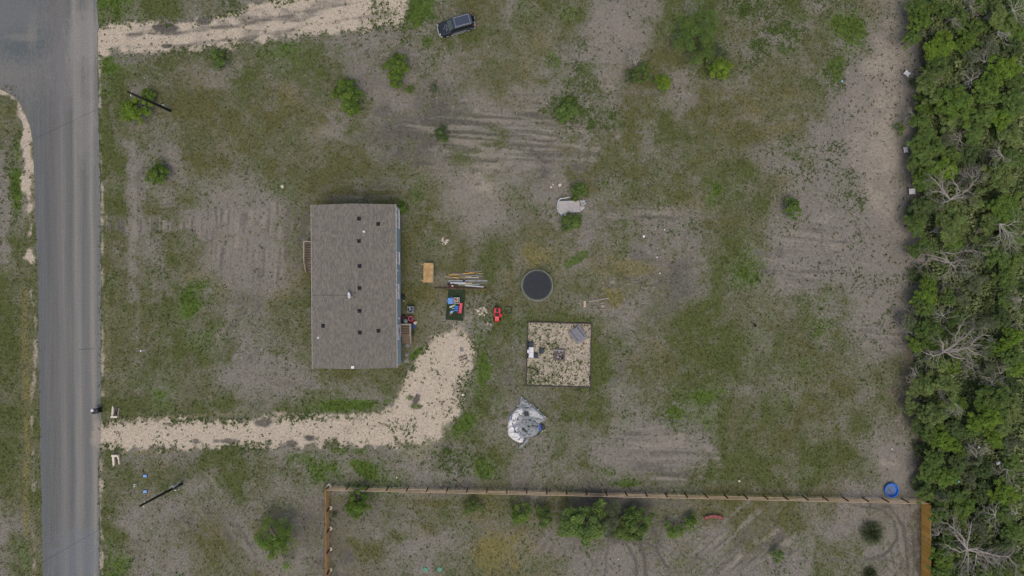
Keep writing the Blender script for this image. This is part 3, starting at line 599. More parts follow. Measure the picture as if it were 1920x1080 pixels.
mb = MB(); mb.tube([(0, 0, -.05), (0, 0, .3)], .06, 10); mb.lathe([(.16, .0), (.09, .07), (.06, .08)], 10)
pv = mb.build('vent_pipe', white_trim, house, roofp(682, 434)); clone(pv, 'vent_pipe', house, roofp(597, 633))
mb = MB(); mb.box((0, 0, .04), (.3, .26, .12)); mb.box((0, 0, .11), (.34, .3, .02)); mb.build('ridge_box', white_trim, house, roofp(661.5, 688.5))
# satellite dish with its mast, arms and cable
dp = roofp(660, 553); mb = MB()
dish_e = MB().tube([(0, 0, 0), (.0, 0, .45), (-.12, 0, .62)], .03, 8).build('satellite_dish', pm('galv', sr(150, 152, 154), .4, .2, metal=.6), house, dp)
mb = MB(); R = .42; prof = [(R*k/6, .10*(k/6)**2) for k in range(7)]; prof += [(R+.01, .105), (R*.5, .015), (.001, -.02)]
d2 = mb.lathe(prof, 24).build('reflector', pm('dish_white', sr(232, 236, 236), .4, .06), dish_e, (-.16, 0, .64), smooth=True); d2.rotation_euler = (0, math.radians(-48), math.radians(8))
MB().tube([(-.16, 0, .5), (-.45, 0, .48), (-.52, 0, .62)], .018, 6).build('feed_arm', black_m, dish_e)
MB().tube([(0, 0, .42), (.48, .32, -.03)], .016, 5).build('brace', black_m, dish_e); MB().tube([(0, 0, .42), (.46, -.36, -.03)], .016, 5).build('brace', black_m, dish_e)
pts = [dp+Vector((0, 0, .02))]
for k in range(1, 9):
    q = roofp(660-k*9.3, 553.4+.3*math.sin(k*1.7)); pts.append(q+Vector((0, 0, .03)))
MB().tube(pts, .012, 4).build('dish_cable', black_m, house)
# windows and door of the long east wall (plan rows), a few on the hidden west wall
wframe = white_trim
def window(yc, wd, z0, z1, side=1, panes=2):
    x = hx1+.03 if side > 0 else hx0-.03
    s_ = side; mb = MB(); t = .15
    for yy in (yc-wd/2+t/2, yc+wd/2-t/2): mb.box((x+s_*.01, yy, (z0+z1)/2), (.06, t, z1-z0))
    for zz in (z0+t/2, z1-t/2): mb.box((x+s_*.01, yc, zz), (.055, wd-2*t, t))
    w_ = mb.build('window', wframe, house)
    for k in range(panes):
        h = (z1-z0-2*t)/panes; MB().box((x-s_*.012, yc, z0+t+h*(k+.5)), (.012, wd-2*t+.01, h-.04)).build('pane', glass_m, w_)
    MB().box((x+s_*.005, yc, (z0+z1)/2), (.03, wd-2*t, .045)).build('sash_rail', wframe, w_)
    MB().box((x+s_*.03, yc, z0-.03), (.1, wd+.1, .05)).build('sill', wframe, w_)
def ywall(py, z=2.6): return (540-py)/PPM*(1-z/CAM_H)-HC.y
for py0, py1, z0, z1 in [(392.5, 407.5, 1.75, 3.55), (409.5, 427.5, 1.75, 3.55), (473, 495.5, 1.85, 3.6), (533, 546, 2.35, 3.7), (547, 560.5, 2.35, 3.7)]:
    window((ywall(py0)+ywall(py1))/2, (py1-py0)/PPM*.97, z0, z1)
for yc, z0 in [(7.2, 1.7), (4.0+4.5, 1.7), (-1.2, 1.7), (-4.6, 1.7), (-7.6, 1.7)][::2]: window(yc, 1.0, z0, 3.2, -1)
def door(yc, side, wd=1.02):
    x = hx1+.03 if side > 0 else hx0-.03; mb = MB()
    for yy in (yc-wd/2-.07, yc+wd/2+.07): mb.box((x, yy, FL+1.06), (.07, .12, 2.14))
    mb.box((x, yc, FL+2.13+.06), (.07, wd+.28, .12)); mb.build('door_frame', white_trim, house)
    d_ = MB().box((x, yc, FL+1.06), (.05, wd, 2.1)).build('door', pm('door_white', sr(216, 214, 212), .5, .08), house)
    MB().box((x+side*.028, yc, FL+1.45), (.012, wd*.55, .95)).build('door_window', pm('bevelled_glass', sr(150, 140, 150), .2, .3, 9), d_)
    for k in (-1, 1): MB().box((x+side*.028, yc+k*wd*.22, FL+.5), (.012, wd*.3, .55)).build('door_panel', white_trim, d_)
    MB().tube([(x+side*.03, yc-wd*.4, FL+1.0), (x+side*.09, yc-wd*.4, FL+1.0)], .03, 8).build('handle', pm('brass', sr(150, 120, 70), .35, metal=.7), d_)
door(ywall(620.5, 1.9), 1, 1.25); door(4.35, -1)
for py, z in ((597.5, 2.5), (508, 2.9), (636, 2.8)):
    MB().box((hx1+.07, ywall(py, z), z), (.12, .16, .2)).build('wall_lamp', white_trim, house)
for yy in (hy1, hy0):
    for xx in (hx1+.015, hx0-.015): MB().box((xx, yy, (FL+EZ)/2), (.07, .09, EZ-FL)).build('corner_trim', white_trim, house)

# ------------------------------------------------------------------ decks
deckw = pm('weathered_deck', sr(132, 114, 94), .85, .3, 3, c2=sr(104, 90, 74), stretch=(1, 6, 1)); deckd = pm('weathered_deck_dark', sr(92, 78, 64), .85, .3, 3, c2=sr(70, 60, 50), stretch=(1, 6, 1)); railw = pm('grey_rail_wood', sr(166, 156, 142), .85, .25, 3)
deckb = pm('brown_deck', sr(132, 114, 100), .85, .3, 3)
def deck(name, label, x0, x1, y0, y1, ys, side, posts, mat, rail, bal):
    """planks along x from y0 to y1 (north), stairs down to ys (south), railing on the outer side"""
    t = thing(name, label, 'deck', (0, 0, 0)); xo = x1 if side > 0 else x0; w_ = x1-x0; n = max(3, round((y1-y0)/.15)); st = (y1-y0)/n
    b0 = MB().box((0, 0, 0), (w_, st-.012, .035)).build('plank', mat, t, ((x0+x1)/2, y0+st*.5, FL-.03))
    b1 = MB().box((0, 0, 0), (w_, st-.03, .035)).mesh('plank', deckd)
    for i in range(1, n):
        (ob('plank', b1, t, ((x0+x1)/2, y0+st*(i+.5), FL-.034)) if i % 2 == 1 else clone(b0, 'plank', t, ((x0+x1)/2, y0+st*(i+.5), FL-.03-.004*(i % 2))))
    mb = MB()
    for yy in (y0+.04, y1-.04): mb.box(((x0+x1)/2, yy, FL-.14), (w_-.1, .05, .17))
    for xx in (x0+.05, x1-.05): mb.box((xx, (y0+y1)/2, FL-.14), (.05, y1-y0-.14, .17))
    for xx in (x0+.12, x1-.12):
        for yy in (y0+.14, y1-.14): mb.box((xx, yy, (FL-.2)/2), (.1, .1, FL-.2))
    mb.build('deck_frame', mat, t)
    ns = 4
    for k in range(ns):
        z = FL-(k+1)*FL/(ns+1); yy = y0-(k+.5)*(y0-ys)/ns
        for q in (-.5, .5): MB().box(((x0+x1)/2, yy-q*.13*1.05, z), (w_-.06, .125, .035)).build('tread', mat, t)
    for xx in (x0+.03, x1-.03): MB().tube([(xx, y0, FL-.12), (xx, ys-.02, .03)], .05, 4).build('stringer', mat, t)
    HR = FL+.98
    for px_, py_, zb, zt in [(xo, y1-.05, 0, HR), (xo, y0, 0, HR), (xo, ys+.05, 0, HR-FL+.0)]: MB().box((px_-side*.04, py_, (zb+zt)/2), (.09, .09, zt-zb)).build('post', rail, t)
    MB().box((xo-side*.04, (y0+y1)/2, HR+.02), (.14, y1-y0+.06, .04)).build('top_rail', rail, t)
    MB().tube([(xo-side*.04, y0-.03, HR+.02), (xo-side*.04, ys, HR-FL+.03)], .06, 4).build('stair_rail', rail, t)
    MB().box(((x0+x1)/2, y1-.045, HR+.024), (w_, .13, .04)).build('top_rail', rail, t)
    if bal:
        nb = int((y1-y0)/.13); q0 = MB().box((0, 0, 0), (.035, .035, .8)).build('baluster', mat, t, (xo-side*.04, y0+.1, FL+.55))
        for i in range(1, nb): clone(q0, 'baluster', t, (xo-side*.04, y0+.1+i*.13, FL+.55))
        for i in range(8): clone(q0, 'baluster', t, (xo-side*.04, y0-.12-i*(y0-ys-.2)/8, FL+.45-(i+.4)*FL/8))
    else:
        for zz in (FL+.35, FL+.68): MB().box((xo-side*.04, (y0+y1)/2, zz), (.04, y1-y0, .09)).build('mid_rail', rail, t)
    return t
deck('front_porch', 'small brown porch with pale handrail and stairs on the road side of the house', -25.5, -23.97, 3.26, 5.72, 1.9, -1, 0, deckb, railw, True)
deck('back_steps', 'weathered wooden landing with steps at the white back door of the house', -13.7, -12.42, -5.85, -4.4, -6.95, 1, 0, deckw, railw, False)

# ================================================================== FENCES
cedar = pm('stained_cedar', sr(216, 166, 100), .75, .3, 1.5, c2=sr(184, 136, 80), stretch=(1, .4, 4)); cedar_dark = pm('dark_cedar', sr(104, 70, 44), .8, .3); weathered = pm('weathered_rail', sr(178, 158, 128), .85, .25, 2, c2=sr(146, 124, 98))
conc = pm('pale_concrete', sr(216, 206, 188), .9, .18, 5)
A0 = W(617.5, 911.5); A1 = W(1727.5, 936.5); FH = 1.62
f1 = thing('rail_fence', 'long three rail wooden fence between the mown yard and the rutted lot below it', 'fence', A0)
dv = A1-A0; ang = math.atan2(dv.y, dv.x); ux = dv.normalized(); nrm = Vector((-ux.y, ux.x, 0))
npost = 30; rf = random.Random(3); post0 = MB().box((0, 0, FH/2-.1), (.12, .12, FH+.2)).mesh('post', cedar_dark)
post1 = MB().box((0, 0, FH/2+.02), (.15, .15, FH+.04)).mesh('corner_post', pm('corner_post', sr(150, 104, 58), .8, .3))
coll = MB().lathe([(.24, -.05), (.25, .05), (.19, .09), (.08, .10)], 14).mesh('concrete_collar', conc)
Ls = dv.length/npost; railm = [MB().box((0, 0, 0), (Ls-.02, .075, .13)).mesh('rail', weathered), MB().box((0, 0, 0), (Ls-.02, .08, .12)).mesh('rail', pm('weathered_rail_b', sr(190, 172, 146), .85, .25, 2, c2=sr(150, 128, 100)))]
for i in range(npost+1):
    p = ux*(Ls*i)
    if 0 < i < npost: ob('post', post0, f1, p+nrm*.07, ang)
    else: ob('corner_post', post1, f1, p, ang)
    if i < npost:
        for z in (.45, .98, 1.5):
            o = ob('rail', railm[rf.randrange(2)], f1, p+ux*(Ls/2)-nrm*.04+Vector((0, 0, z+rf.uniform(-.025, .025))), ang+rf.uniform(-.004, .004)); o.rotation_euler[0] = rf.uniform(-.08, .08)
ob('concrete_collar', coll, f1, Vector((0, .1, 0)))
B1 = W(618.5, 1180); f2 = thing('rail_fence', 'orange stained fence of broad rails running down from the corner of the long fence', 'fence', A0+Vector((0, -.13, 0)))
L2 = (A0.y-B1.y); n2 = 7; s2 = 2.575; rb = [MB().box((0, 0, 0), (.035, s2-.015, .30)).mesh('rail', cedar), MB().box((0, 0, 0), (.038, s2-.015, .30)).mesh('rail', pm('stained_cedar_b', sr(202, 152, 92), .75, .3, 1.5, c2=sr(170, 124, 74), stretch=(1, .4, 4)))]
for i in range(n2):
    y = -s2*i
    if i: ob('post', post0, f2, (.09, y, 0)); ob('concrete_collar', coll, f2, (.12, y, 0))
    for k, z in enumerate((.22, .58, .94, 1.30)):
        o = ob('rail', rb[(i+k) % 2], f2, (-.02+.003*rf.uniform(-1, 1), y-s2/2, z+.05)); o.rotation_euler[1] = rf.uniform(-.03, .03)
ob('diagonal_brace', MB().tube([(.1, -3.2, .05), (.16, -4.6, 1.1)], .035, 4).mesh('diagonal_brace', weathered), f2, (.05, -6.6, 0))
C0 = A1; f3 = thing('plank_fence', 'tall orange stained privacy fence of upright planks beside the wood', 'fence', C0+Vector((0, -.12, 0)))
PH = 1.95
pk = [MB().box((0, 0, PH/2), (.022, .142, PH)).mesh('plank', pm('plank_a', sr(222, 172, 88), .75, .25, 1.2, c2=sr(196, 148, 74), stretch=(2, 2, .4))), MB().box((0, 0, PH/2), (.022, .142, PH)).mesh('plank', pm('plank_b', sr(210, 160, 82), .75, .25, 1.2, c2=sr(186, 138, 68), stretch=(2, 2, .4))), MB().box((0, 0, PH/2), (.024, .142, PH*1.005)).mesh('plank', pm('plank_c', sr(230, 182, 96), .75, .25, 1.2, c2=sr(204, 156, 80), stretch=(2, 2, .4)))]
for i in range(84): ob('plank', rf.choice(pk), f3, (rf.uniform(-.003, .003), -.08-i*.15, rf.uniform(.0, .02)), rf.uniform(-.02, .02))
for z in (.35, 1.3): ob('back_rail', MB().box((.035, -6.3, z), (.04, 12.6, .09)).mesh('back_rail', cedar_dark), f3, (0, 0, 0))

# ================================================================== UTILITY POLES, CABLES
polem = pm('tarred_pole', (.016, .016, .018), .85, .4, 2, c2=(.030, .024, .020), stretch=(3, 3, .3)); galv = pm('galvanised', sr(176, 182, 184), .45, .15, 3, metal=.4); pvc = pm('grey_pvc', sr(170, 178, 176), .5, .12)
def pole(label, base, top_px, boxes):
    b_ = W(*base); z = 9.2; t = thing('utility_pole', label, 'utility pole', (b_.x, b_.y, 0), 0, 'utility poles along the road')
    tp = W(*top_px, z); lean = Vector((tp.x-b_.x, tp.y-b_.y, z)); lean = Vector((max(-.25, min(.25, lean.x)), max(-.25, min(.25, lean.y)), z))
    MB().tube([(0, 0, -.3), lean*.5, lean], [.165, .14, .115], 12).build('shaft', polem, t, smooth=True)
    MB().tube([lean*.999, lean*.999+Vector((0, 0, .16))], [.05, .03], 8).build('insulator', pm('tan_porcelain', sr(190, 150, 80), .4), t)
    MB().tube([lean*.93+Vector((.06, -.16, 0)), lean*.93+Vector((.1, -.36, .02))], [.07, .05], 8).build('insulator', pm('cream_porcelain', sr(214, 210, 170), .4), t)
    MB().tube([lean*.9+Vector((.04, .14, 0)), lean*.9+Vector((.04, .3, .02))], [.05, .04], 8).build('insulator', pm('cream_porcelain', sr(214, 210, 170), .4), t)
    return t, Vector((b_.x, b_.y, 0))+lean
t1, top1 = pole('black utility pole rising out of the yellow green shrub below the upper driveway', (319.5, 207.5), (237, 173), 0)
MB().tube([(.02, .2, 0), (.02, .19, 1.7)], .05, 8).build('cable_guard', pvc, t1); MB().box((.02, .22, 1.8), (.16, .12, .26)).build('junction_box', pm('box_white', sr(226, 226, 214), .5), t1)
t2, top2 = pole('black utility pole with grey meter boxes below the blue lids', (341, 907), (261, 949), 0)
MB().tube([(-.02, .2, 0), (-.02, .2, 1.2)], .045, 8).build('conduit', pvc, t2); MB().tube([(.1, -.2, 0), (.1, -.2, 1.5)], .04, 8).build('conduit', pvc, t2)
MB().box((-.03, .29, 1.75), (.42, .2, .95)).build('meter_box', galv, t2, bevel=.02); MB().lathe([(.11, 0), (.11, .08), (.06, .12)], 12).build('meter_dial', pm('meter_glass', sr(224, 226, 210), .2), t2, (-.1, .34, 2.23)); MB().box((.1, -.27, 1.62), (.24, .16, .5)).build('breaker_box', galv, t2, bevel=.02); MB().box((-.1, .18, 2.35), (.5, .1, .06)).build('bracket', pvc, t2)
cable_m = pm('cable_black', (.02, .02, .022), .6)
def cable(label, a, far, sag):
    pts = [a.lerp(far, k/24)+Vector((0, 0, -sag*4*(k/24)*(1-k/24))) for k in range(25)]; mb = MB().tube([p-a for p in pts], .013, 5)
    solo('overhead_cable', mb, cable_m, label, 'cable', a, 0, 'overhead service cables')
cable('thin black overhead cable leaving the pole in the yellow green shrub and crossing the road', top1+Vector((-.05, -.2, -.5)), Vector((-106, -6.5, 8.6)), .7)
cable('thin black overhead cable leaving the pole with meter boxes and crossing the road', top2+Vector((-.05, -.1, -.5)), Vector((-104, -60, 8.6)), .7)

# ================================================================== VEHICLES
def loft(mb, secs):
    """closed rings of equal length joined into a skin with end caps"""
    n = len(secs[0]); vs = [v for r in secs for v in r]; fs = []
    for i in range(len(secs)-1):
        for k in range(n): fs.append((i*n+k, i*n+(k+1) % n, (i+1)*n+(k+1) % n, (i+1)*n+k))
    fs += [tuple(range(n))[::-1], tuple(range((len(secs)-1)*n, len(secs)*n))]
    return mb.add(vs, fs)
carpaint = pm('dark_blue_paint', sr(40, 46, 56), .28, .2, 2); roof_sky_tint = pm('sky_tinted_roof', sr(62, 72, 90), .45, .15, 3); chrome = pm('dull_silver', sr(176, 182, 186), .35, .12, 4, metal=.3); rubber = pm('rubber', (.02, .02, .021), .9)  # roof panel: sky reflection put into its slate blue colour
carglass = pm('car_glass', (.016, .022, .022), .08, .2); screen_m = pm('hazy_windscreen', sr(84, 98, 96), .2, .2, 3)
cb = W(855.6, 48.6, .6); car = thing('parked_car', 'dark blue boxy estate car with roof rack parked on the grass', 'car', (cb.x, cb.y, 0), math.radians(180+15.6))
def ring(x, w, zb, zt, sh=.86):
    zm = zb+(zt-zb)*.55
    h = [(-w*.9, zb), (-w, zb+.12), (-w, zm), (-w*.97, zt-.10), (-w*sh, zt)]
    return [(x, y, z) for y, z in h]+[(x, -y, z) for y, z in h[::-1]]
body = MB(); loft(body, [ring(2.27, .60, .48, .74), ring(2.2, .74, .40, .84), ring(2.02, .83, .34, .93), ring(1.6, .86, .32, 1.0), ring(.95, .875, .32, 1.05), ring(0, .885, .32, 1.07), ring(-1.2, .885, .32, 1.08), ring(-2.0, .87, .34, 1.08), ring(-2.2, .82, .42, 1.05)][::-1])
body.build('body', carpaint, car, smooth=False, bevel=.02)
def rrect(x0, x1, w, z, r=.18, n=4):
    pts = []
    for cx, cy, a0 in ((x1-r, w-r, 0), (x0+r, w-r, 90), (x0+r, -w+r, 180), (x1-r, -w+r, 270)):
        for k in range(n+1):
            a = math.radians(a0+90*k/n); pts.append((cx+r*math.cos(a), cy+r*math.sin(a), z))
    return pts
gh = MB(); loft(gh, [rrect(-2.14, 1.0, .80, 1.05), rrect(-1.98, .36, .67, 1.66)]); gh.build('cabin', carpaint, car)
rf_ = MB(); loft(rf_, [rrect(-2.0, .38, .685, 1.655), rrect(-2.02, .36, .68, 1.70), rrect(-1.92, .28, .60, 1.735)]); rf_.build('roof_panel', roof_sky_tint, car, smooth=False)
MB().add([(1.02, -.66, 1.10), (1.02, .66, 1.10), (.44, .58, 1.645), (.44, -.58, 1.645)], [(0, 1, 2, 3)]).add([(1.0, -.66, 1.06), (1.0, .66, 1.06), (.42, .58, 1.60), (.42, -.58, 1.60)], [(3, 2, 1, 0)]).build('windscreen', screen_m, car)
MB().add([(-2.16, -.62, 1.12), (-2.16, .62, 1.12), (-2.025, .55, 1.58), (-2.025, -.55, 1.58)], [(3, 2, 1, 0)]).build('rear_window', carglass, car)
for sgn in (-1, 1):
    for xa, xb, ta, tb in ((.82, .05, .34, .02), (-.02, -.88, -.02, -.86), (-.95, -1.86, -.93, -1.76)):
        q = [(xa, sgn*.80, 1.12), (xb, sgn*.805, 1.12), (tb, sgn*.70, 1.60), (ta, sgn*.70, 1.60)]
        MB().add(q, [(0, 1, 2, 3) if sgn < 0 else (3, 2, 1, 0)]).build('side_window', carglass, car)
    MB().box((-.6, sgn*.893, .72), (2.5, .02, .07)).build('side_trim', chrome, car); MB().box((-.1, sgn*.885, .34), (2.2, .06, .06)).build('sill_strip', chrome, car)
    m_ = MB().box((.72, sgn*.99, 1.12), (.14, .2, .14)).build('mirror', carpaint, car, bevel=.03)
    MB().box((2.2, sgn*.58, .78), (.1, .32, .16), rz=-sgn*.5).build('headlight', pm('lamp_clear', sr(226, 226, 190), .15), car, bevel=.02)
    hl = MB().box((-2.17, sgn*.76, .98), (.10, .14, .34)).build('taillight', pm('lamp_red', (.55, .02, .02), .2), car); MB().box((-2.14, sgn*.74, 1.19), (.1, .13, .1)).build('indicator', pm('lamp_amber', (.75, .22, .03), .2), hl)
    MB().tube([(.16, sgn*.54, 1.74), (.12, sgn*.55, 1.80), (-1.75, sgn*.55, 1.80), (-1.8, sgn*.54, 1.74)], .028, 6).build('roof_rail', chrome, car)
    for x in (1.38, -1.32):
        w_ = MB().lathe([(.2, -.1), (.33, -.11), (.36, -.07), (.36, .07), (.33, .11), (.2, .1)], 20, closed=True).build('wheel', rubber, car, (x, sgn*.80, .36)); w_.rotation_euler = (math.pi/2, 0, 0)
        MB().lathe([(.2, -.095), (.2, .095), (.06, .1), (.001, .06)], 14).build('rim', chrome, w_).rotation_euler = (math.pi if sgn > 0 else 0, 0, 0)
        MB().tube([(x-.44, sgn*.875, .36), (x-.31, sgn*.885, .67), (x, sgn*.89, .80), (x+.31, sgn*.885, .67), (x+.44, sgn*.875, .36)], .035, 6).build('wheel_arch', black_m, car)
for x in (.1, -1.74): MB().tube([(x, -.55, 1.805), (x, .55, 1.805)], .026, 6).build('rack_bar', chrome, car)
MB().tube([(2.0, -.84, .5), (2.22, -.70, .52), (2.32, -.35, .53), (2.34, 0, .53), (2.32, .35, .53), (2.22, .70, .52), (2.0, .84, .5)], [.07, .09, .1, .1, .1, .09, .07], 6).build('front_bumper', chrome, car)
MB().tube([(-1.95, -.86, .52), (-2.2, -.80, .54), (-2.29, -.4, .55), (-2.29, .4, .55), (-2.2, .80, .54), (-1.95, .86, .52)], [.06, .085, .09, .09, .085, .06], 6).build('rear_bumper', chrome, car)
MB().box((2.27, 0, .66), (.04, .8, .14)).build('grille', black_m, car)
sw = MB().lathe([(.001, 0), (.3, 0), (.34, .05), (.34, .15), (.28, .2), (.001, .21)], 20).build('spare_wheel', black_m, car, (-2.22, -.22, .92)); sw.rotation_euler = (0, -math.pi/2, 0)
MB().lathe([(.001, 0), (.2, 0), (.17, .03), (.001, .035)], 16).build('wheel_cover', pm('cover_white', sr(226, 232, 236), .3, .1), sw, (0, 0, .212))
rp = random.Random(8)
for k in range(9):
    x, y = rp.uniform(1.15, 1.7), rp.uniform(-.35, .45); a = rp.uniform(0, 3.1); L = rp.uniform(.12, .3)
    MB().box((x, y, 1.062-(x-.95)*.075+.0), (L, .035, .006), rz=a, ry=.08).build('peeled_paint', pm('peel', sr(150, 156, 160), .7, .3), car)

# riding mower, facing south
redp = pm('mower_red', sr(214, 30, 44), .3, .15, 3); mwp = W(932.2, 590.5, .5)
mw = thing('riding_mower', 'bright red riding lawn mower with black seat and wheels standing on bare soil', 'lawn mower', (mwp.x, mwp.y, 0), math.radians(-92))
hood = MB(); loft(hood, [rrect(0, .1, .1, .0)]*0 or [[(.88, -.2, .45), (.88, .2, .45), (.86, .17, .6), (.86, -.17, .6)], [(.8, -.27, .42), (.8, .27, .42), (.75, .24, .78), (.75, -.24, .78)], [(.3, -.31, .4), (.3, .31, .4), (.3, .27, .9), (.3, -.27, .9)], [(.12, -.30, .4), (.12, .30, .4), (.16, .25, .93), (.16, -.25, .93)]][::-1])
hood.build('hood', redp, mw, bevel=.03)
MB().box((.5, 0, .905), (.5, .06, .02), ry=.1).build('hood_stripe', pm('dark_red', sr(160, 20, 32), .4), mw)
MB().box((-.1, 0, .3), (1.3, .42, .14)).build('chassis', black_m, mw); MB().box((.02, 0, .52), (.2, .46, .3)).build('dashboard', black_m, mw, bevel=.03)
f_ = MB(); 
f_.prism([(-.9, -.2), (-.82, -.4), (-.3, -.42), (-.22, -.3), (-.22, .3), (-.3, .42), (-.82, .4), (-.9, .2)], .58, .7); f_.build('rear_fender', redp, mw, bevel=.04)
MB().box((-.5, 0, .74), (.36, .36, .08)).box((-.68, 0, .92), (.08, .36, .34), ry=-.15).build('seat', pm('seat_black', sr(44, 46, 48), .6), mw, bevel=.03)
w_ = MB().torus(.16, .018, n=20).build('steering_wheel', black_m, mw, (-.08, 0, .95)); w_.rotation_euler = (0, -.4, 0); MB().tube([(0, 0, 0), (.08, 0, -.3)], .02, 6).tube([(-.16, 0, 0), (.16, 0, 0)], .014, 5).build('column', chrome, w_)
dk = MB().prism([(-.12, -.42), (.2, -.42), (.32, -.2), (.32, .3), (.22, .52), (.02, .6), (-.16, .5), (-.2, .2)], .16, .32); dk.build('mower_deck', redp, mw, bevel=.03)
MB().box((.04, .5, .34), (.32, .22, .04), rx=.2).build('discharge_chute', redp, mw)
for x, y, r, wd in ((-.58, -.36, .24, .2), (-.58, .36, .24, .2), (.6, -.38, .18, .14), (.6, .38, .18, .14)):
    w_ = MB().lathe([(r*.45, -wd/2), (r*.92, -wd/2), (r, -wd*.3), (r, wd*.3), (r*.92, wd/2), (r*.45, wd/2)], 16, closed=True).build('wheel', rubber, mw, (x, y, r)); w_.rotation_euler = (math.pi/2, 0, 0)
    MB().lathe([(r*.45, -wd*.4), (r*.45, wd*.4)], 10).build('rim', pm('rim_grey', sr(120, 122, 122), .4), w_)
# ================================================================== THINGS IN THE YARD
ro_ = random.Random(21)
# trampoline
tc = W(1007.3, 535.3, .85); tr = thing('trampoline', 'round black trampoline with galvanised ring standing in the yard', 'trampoline', (tc.x, tc.y, 0))
ringm = pm('galv_ring', sr(150, 158, 158), .5, .15, 5)
MB().torus(1.925, .036, (0, 0, .86), 56, 8).build('frame_ring', ringm, tr, smooth=True)
MB().lathe([(.001, .84), (.9, .838), (1.68, .845), (1.72, .85), (1.72, .838), (.9, .825), (.001, .825)], 56).build('jumping_mat', pm('mat_fabric', sr(45, 51, 57), .75, .2, 1.4, c2=sr(36, 41, 46)), tr)
sp = MB().tube([(1.71, 0, .845), (1.80, 0, .85), (1.91, 0, .862)], [.014, .02, .014], 5).mesh('spring', pm('spring_steel', sr(150, 146, 132), .5, .3))
for k in range(72): ob('spring', sp, tr, (0, 0, 0), 2*math.pi*k/72)
for k in range(4):
    a = math.pi/4+k*math.pi/2; c, s_ = math.cos(a), math.sin(a); q = Vector((-s_, c, 0))*.55
    o = Vector((c, s_, 0))*1.92; MB().tube([o-q+Vector((0, 0, .84)), o-q*.98+Vector((0, 0, .03)), o+q*.98+Vector((0, 0, .03)), o+q+Vector((0, 0, .84))], .022, 6).build('leg', ringm, tr)
# kiddie pool
pc = W(1671.3, 919, .2); po = thing('kiddie_pool', 'round bright blue plastic kiddie pool beside the fence at the wood edge', 'pool', (pc.x, pc.y, 0))
MB().lathe([(.80, .0), (.84, .06), (.82, .12), (.86, .2), (.85, .27), (.90, .31), (.88, .33), (.80, .30), (.78, .22), (.75, .12), (.73, .03), (.001, .025)], 40).build('shell', pm('pool_blue', sr(22, 108, 206), .4, .12, 2), po, smooth=True)
MB().lathe([(.72, .03), (.68, .034), (.001, .034)], 36).build('bottom', pm('pool_bottom', sr(64, 116, 184), .5, .35, 2.2, c2=sr(88, 104, 128)), po)
MB().prism([(-.22, -.1), (-.02, -.62), (.12, -.6), (.0, -.1), (-.12, .55), (-.26, .5)], .036, .041).build('dirt_streak', pm('pool_dirt', sr(120, 112, 104), .9, .4, 6), po, rot=math.radians(32)); MB().stone((.08, .3, .036), .09, ro_, .3).build('mud_patch', pm('mud', sr(116, 98, 78), .9), po); MB().box((-.02, -.58, .05), (.4, .07, .04)).build('drain_step', pm('pool_dark', sr(30, 46, 70), .6), po)
# gravel pad: timbers, picnic table, sofa, fire pit
timb = pm('dark_timber', sr(76, 70, 70), .9, .35, 3)
def bar(name, label, cat, a, b, w_, h, mat, z=0.0, group=None, over=0.0):
    a = Vector((a.x, a.y, 0)); b = Vector((b.x, b.y, 0)); d = b-a; c = (a+b)/2
    return solo(name, MB().box((0, 0, h/2), (d.length+over, w_, h)), mat, label, cat, (c.x, c.y, z), math.atan2(d.y, d.x), group)
TL, TR, BR, BL = W(989.7, 603.4), W(1109, 606.7), W(1107, 726), W(986.5, 722.7)
bar('border_timber', 'dark timber along the upper edge of the square gravel pad', 'timber', TL, TR, .13, .14, timb, 0, 'timbers around the gravel pad', .12)
bar('border_timber', 'dark timber along the left edge of the square gravel pad beside the white sofa', 'timber', TL.lerp(BL, .011), BL.lerp(TL, .0), .13, .14, timb, 0, 'timbers around the gravel pad', .14)
bar('border_timber', 'dark timber along the lower edge of the square gravel pad', 'timber', BL.lerp(BR, .014), BR.lerp(BL, .016), .11, .12, timb, 0, 'timbers around the gravel pad')
bar('border_timber', 'dark timber along the right edge of the gravel pad, sticking out past its corner', 'timber', TR.lerp(BR, .013), W(1107, 732.5), .12, .13, timb, 0, 'timbers around the gravel pad')
pts = [W(1101.5, 701), W(1104.5, 704), W(1106, 709), W(1105, 715)]; p0 = pts[0]
solo('edging_strip', MB().tube([p-p0+Vector((0, 0, .05)) for p in pts], .05, 5), black_m, 'short curved black edging strip at the lower right of the gravel pad', 'edging', p0)
pt_c = W(1084.4, 628, .7); pt = thing('picnic_table', 'weathered grey wooden picnic table with two benches on the gravel pad', 'picnic table', (pt_c.x, pt_c.y, 0), math.radians(-52.5))
gw = pm('silver_wood', sr(138, 138, 144), .85, .2, 2, c2=sr(112, 112, 120), stretch=(.5, 6, 1))
for k in range(5): MB().box((0, -.32+k*.16, .74), (1.85, .15, .04)).build('table_plank', gw, pt)
for sgn in (-1, 1):
    for q in (-.08, .08): MB().box((0, sgn*.66+q, .45), (1.85, .15, .04)).build('seat_plank', gw, pt)
    MB().box((sgn*.62, 0, .41), (.08, 1.5, .1)).build('cross_beam', gw, pt); MB().tube([(sgn*.66, -.62, 0), (sgn*.66, -.25, .7)], .05, 4).build('leg', gw, pt); MB().tube([(sgn*.66, .62, 0), (sgn*.66, .25, .7)], .05, 4).build('leg', gw, pt)
wick = pm('black_wicker', sr(44, 50, 56), .7, .3, 9); cush = pm('white_cushion', sr(224, 224, 228), .8, .08, 3); slate = pm('slate_cushion', sr(58, 68, 76), .8, .15, 3)
so = W(995.5, 656.5, .45); sf = thing('patio_sofa', 'black wicker patio sofa with white cushions on the gravel pad', 'sofa', (so.x, so.y, 0))
